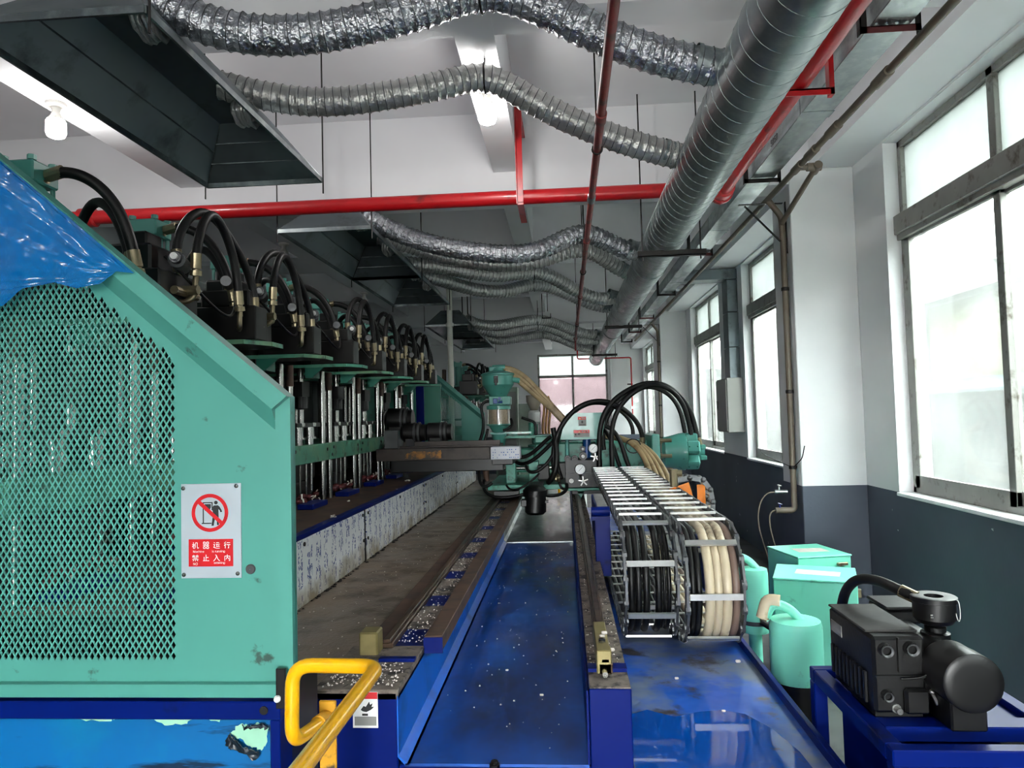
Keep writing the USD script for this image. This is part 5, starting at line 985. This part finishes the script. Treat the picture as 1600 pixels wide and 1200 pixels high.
part(v, 'terminal_box', MB().bx(1.16, 1.285, 2.78, 2.95, .955, 1.005, .008).bx(1.155, 1.29, 2.775, 2.955, 1.005, 1.018, .005), M['pump'], False)
part(v, 'pump_cylinder', MB().lathe([(.001, 2.50), (.085, 2.50), (.095, 2.52), (.095, 2.87), (.001, 2.87)], (1.20, 0, .88), 'y', 28), M['pump'])
mt = part(v, 'motor', MB().lathe([(.001, 2.345), (.082, 2.345), (.088, 2.355), (.088, 2.49), (.08, 2.51), (.001, 2.51)], (1.222, 0, .90), 'y', 36), M['pumptop'])
part(mt, 'fan_cover', MB().lathe([(.090, 2.42), (.090, 2.342), (.082, 2.336), (.06, 2.332), (.001, 2.332)], (1.222, 0, .90), 'y', 36), M['black'])
part(v, 'pump_foot', MB().bx(1.17, 1.28, 2.38, 2.8, .738, .83, .006).bx(.99, 1.14, 2.5, 2.85, .738, .757), M['pump'], False)
part(v, 'ball_switch', MB().ball((1.155, 2.465, .83), .008, 2).bar((1.155, 2.465, .83), (1.17, 2.465, .79), .009), M['steelw'], True)
f = part(v, 'air_filter', MB().lathe([(.03, 1.005), (.055, 1.015), (.066, 1.03), (.066, 1.085), (.072, 1.087), (.072, 1.102), (.066, 1.105), (.03, 1.103), (.03, 1.08), (.001, 1.08)], (1.24, 2.60, 0), 'z', 32), M['black'])
part(f, 'filter_clip', MB().tube(spl([(1.285, 2.54, 1.103), (1.29, 2.532, 1.06), (1.285, 2.53, 1.035), (1.278, 2.535, 1.06)], 20), .0025, 6), M['steelw'], True)
part(f, 'filter_print', MB().bx(1.20, 1.225, 2.5425, 2.543, 1.05, 1.055).bx(1.20, 1.217, 2.542, 2.5425, 1.043, 1.046), M['greybox'], False)
part(v, 'inlet_valve', MB().lathe([(.025, 1.006), (.034, 1.0), (.034, .985), (.046, .98), (.046, .955), (.06, .94)], (1.24, 2.6, 0), 'z', 20), M['black'])
hp = part(v, 'suction_hose', MB().tube(spl([(1.205, 2.63, 1.085), (1.16, 2.68, 1.105), (1.135, 2.80, 1.11), (1.105, 2.90, 1.09), (1.085, 2.97, 1.03), (1.08, 3.02, .9), (1.08, 3.05, .75)], 40), .019, 14), M['rubber'], True)
part(hp, 'hose_clamp', MB().cyl((1.20, 2.635, 1.087), (1.165, 2.675, 1.103), .0225, n=14), M['zinc'])
part(v, 'cable', MB().tube(spl([(1.15, 2.47, .93), (1.14, 2.455, .89), (1.1, 2.458, .876), (1.06, 2.462, .872)], 24), .004, 6), M['rubber'], True)
def bottle(label, x, y, z0, r, hgt, band):
    t = thing('filter_bottle', label, 'filter')
    part(t, 'bottle_body', MB().lathe([(.001, z0), (r * .96, z0), (r, z0 + .015), (r, z0 + hgt - .03), (r * .94, z0 + hgt), (r * .2, z0 + hgt + .012), (.001, z0 + hgt + .012)], (x, y, 0), 'z', 32), M['mint3'])
    part(t, 'outlet_pipe', MB().tube(fillet([(x + .02, y - .02, z0 + hgt), (x - .03, y, z0 + hgt + .06), (x - .10, y + .02, z0 + hgt + .075), (x - .13, y + .03, z0 + hgt + .01)], .04), .023, 12), M['mint3'], True)
    part(t, 'hose_sleeve', MB().tube(fillet([(x - .065, y + .01, z0 + hgt + .085), (x - .12, y + .03, z0 + hgt + .09), (x - .145, y + .035, z0 + hgt + .0)], .05), .031, 12), M['cream'], True)
    if band:
        part(t, 'clamp_band', MB().lathe([(r, z0 + .05), (r * 1.05, z0 + .055), (r * 1.05, z0 + .07), (r, z0 + .075)], (x, y, 0), 'z', 32), M['coil'])
        part(t, 'latch', MB().bx(x + .01, x + .045, y - r - .015, y - r + .005, z0 + .06, z0 + .16, .004), M['zinc'], False)
        part(t, 'stand_pipe', MB().cyl((x, y, 0), (x, y, z0), r * .45, n=16), M['mint3'])
    else: part(t, 'base_ring', MB().lathe([(r * 1.03, z0), (r * 1.03, z0 + .02), (r, z0 + .02)], (x, y, 0), 'z', 32).cyl((x, y, 0), (x, y, z0), r * .9, n=20), M['black'])
    return t
bottle('mint filter bottle with a hose elbow standing in front, next to the pump stand', 1.08, 3.62, .44, .122, .30, False)
b2 = bottle('mint filter bottle standing farther back, beside the cable chain, with a metal latch', 1.13, 4.6, .40, .088, .38, True)
part(b2, 'black_hose', MB().tube(spl([(1.14, 4.5, .48), (1.22, 4.4, .40), (1.16, 4.25, .25), (1.25, 4.2, .05)], 24), .018, 8).tube(spl([(1.2, 4.5, .46), (1.27, 4.4, .3), (1.22, 4.3, .06)], 24), .014, 8), M['rubber'], True)
def mbox(label, c, rz, w, d, z, hh, knob):
    t = thing('mint_box', label, 'metal box', (*c, 0), rz)
    part(t, 'box_body', MB().bx(0, w, 0, d, .02, z - .012, .005), M['mint3'], False)
    part(t, 'box_lid', MB().bx(-.004, w + .004, -.006, d + .004, z - .012, z, .003), M['mint3'], False)
    part(t, 'paper_label', MB().prism([(w * .25, d * .35), (w * .8, d * .3), (w * .82, d * .6), (w * .27, d * .68)], 'z', z, z + .001), M['scrap'], False)
    if knob == 0: part(t, 'lid_latch', MB().cyl((w * .72, -.015, z - .06), (w * .72, -.05, z - .06), .01, n=8).bx(w * .70, w * .9, -.03, -.012, z - .07, z - .05, .003), M['zinc'])
    else: part(t, 'lid_latch', MB().bx(w - .002, w + .02, .02, .06, z - .10, z - .05, .003), M['zinc'], False)
    for xx in (.02, w - .05): part(t, 'foot', MB().bx(xx, xx + .03, .02, .05, 0, .02).bx(xx, xx + .03, d - .05, d - .02, 0, .02), M['iron'], False)
mbox('mint metal box in front of its twin, with a pale paper strip on its lid', (1.305, 4.80), -19, .49, .44, .68, 0, 1)
mbox('mint metal box against the pier behind its twin, with a latch on the front', (1.60, 5.24), 12, .40, .44, .72, 0, 0)

# ------------------------------------------------------------------ the neighbouring building outside the windows
nb = thing('neighbour_building', 'weathered concrete building across the yard, seen through the dusty windows', 'building')
part(nb, 'wall', MB().bx(6.5, 9, 2, 13.5, 3.72, 4.7), M['outwall'], False)
part(nb, 'wall', MB().bx(6.5, 9, 14.3, 26, -.2, 4.7), M['outwall'], False)
part(nb, 'wall', MB().bx(6.5, 9, -8, 2, -.2, 4.7), M['tiles'], False)
part(nb, 'tiled_pier', MB().bx(6.35, 9, 13.5, 14.3, -.2, 4.9), M['tiles'], False)
part(nb, 'ledge', MB().bx(6.2, 6.5, 2, 13.5, 3.5, 3.72), M['outwall'], False)
part(nb, 'yellow_wall', MB().bx(6.6, 9, 2, 13.5, 2.15, 3.5), M['outyel'], False)
part(nb, 'lean_to_roof', MB().prism([(5.6, 1.98), (6.6, 2.2), (6.6, 2.16), (5.6, 1.94)], 'y', 2, 13.5), M['outroof'], False)
part(nb, 'low_wall', MB().bx(5.9, 6.6, 2, 13.5, -.2, 1.94), M['outdark'], False)
for y0 in (10.2, 8.0, 5.8):
    w_ = part(nb, 'window', MB().bx(6.44, 6.5, y0, y0 + 1.2, 3.95, 4.6), M['outdark'], False); g_ = MB()
    for k in range(9): g_.bx(6.36, 6.375, y0 + .15 * k, y0 + .15 * k + .015, 3.88, 4.65)
    for k in range(5): g_.bx(6.36, 6.375, y0 - .02, y0 + 1.24, 3.9 + .17 * k, 3.913 + .17 * k)
    part(w_, 'window_grille', g_, M['alu'], False)
part(nb, 'pipe', MB().cyl((6.42, 10.9, 2.3), (6.42, 10.9, 4.7), .05, n=10), M['paintpipe'], True)
M['fargrey'] = mat('far_grey_render', S(40, 40, 41), .85, var=.1)
fb = thing('neighbour_building', 'pinkish rendered building beyond the far end window', 'building')
part(fb, 'wall', MB().bx(-6, .6, 26.5, 28, -.2, 3.1), M['pink'], False)
part(fb, 'wall', MB().bx(.6, 8, 26.5, 28, -.2, 3.2), M['fargrey'], False)
part(fb, 'roof_edge', MB().bx(-6, 8, 26.3, 28, 3.2, 3.3), M['outwall'], False)
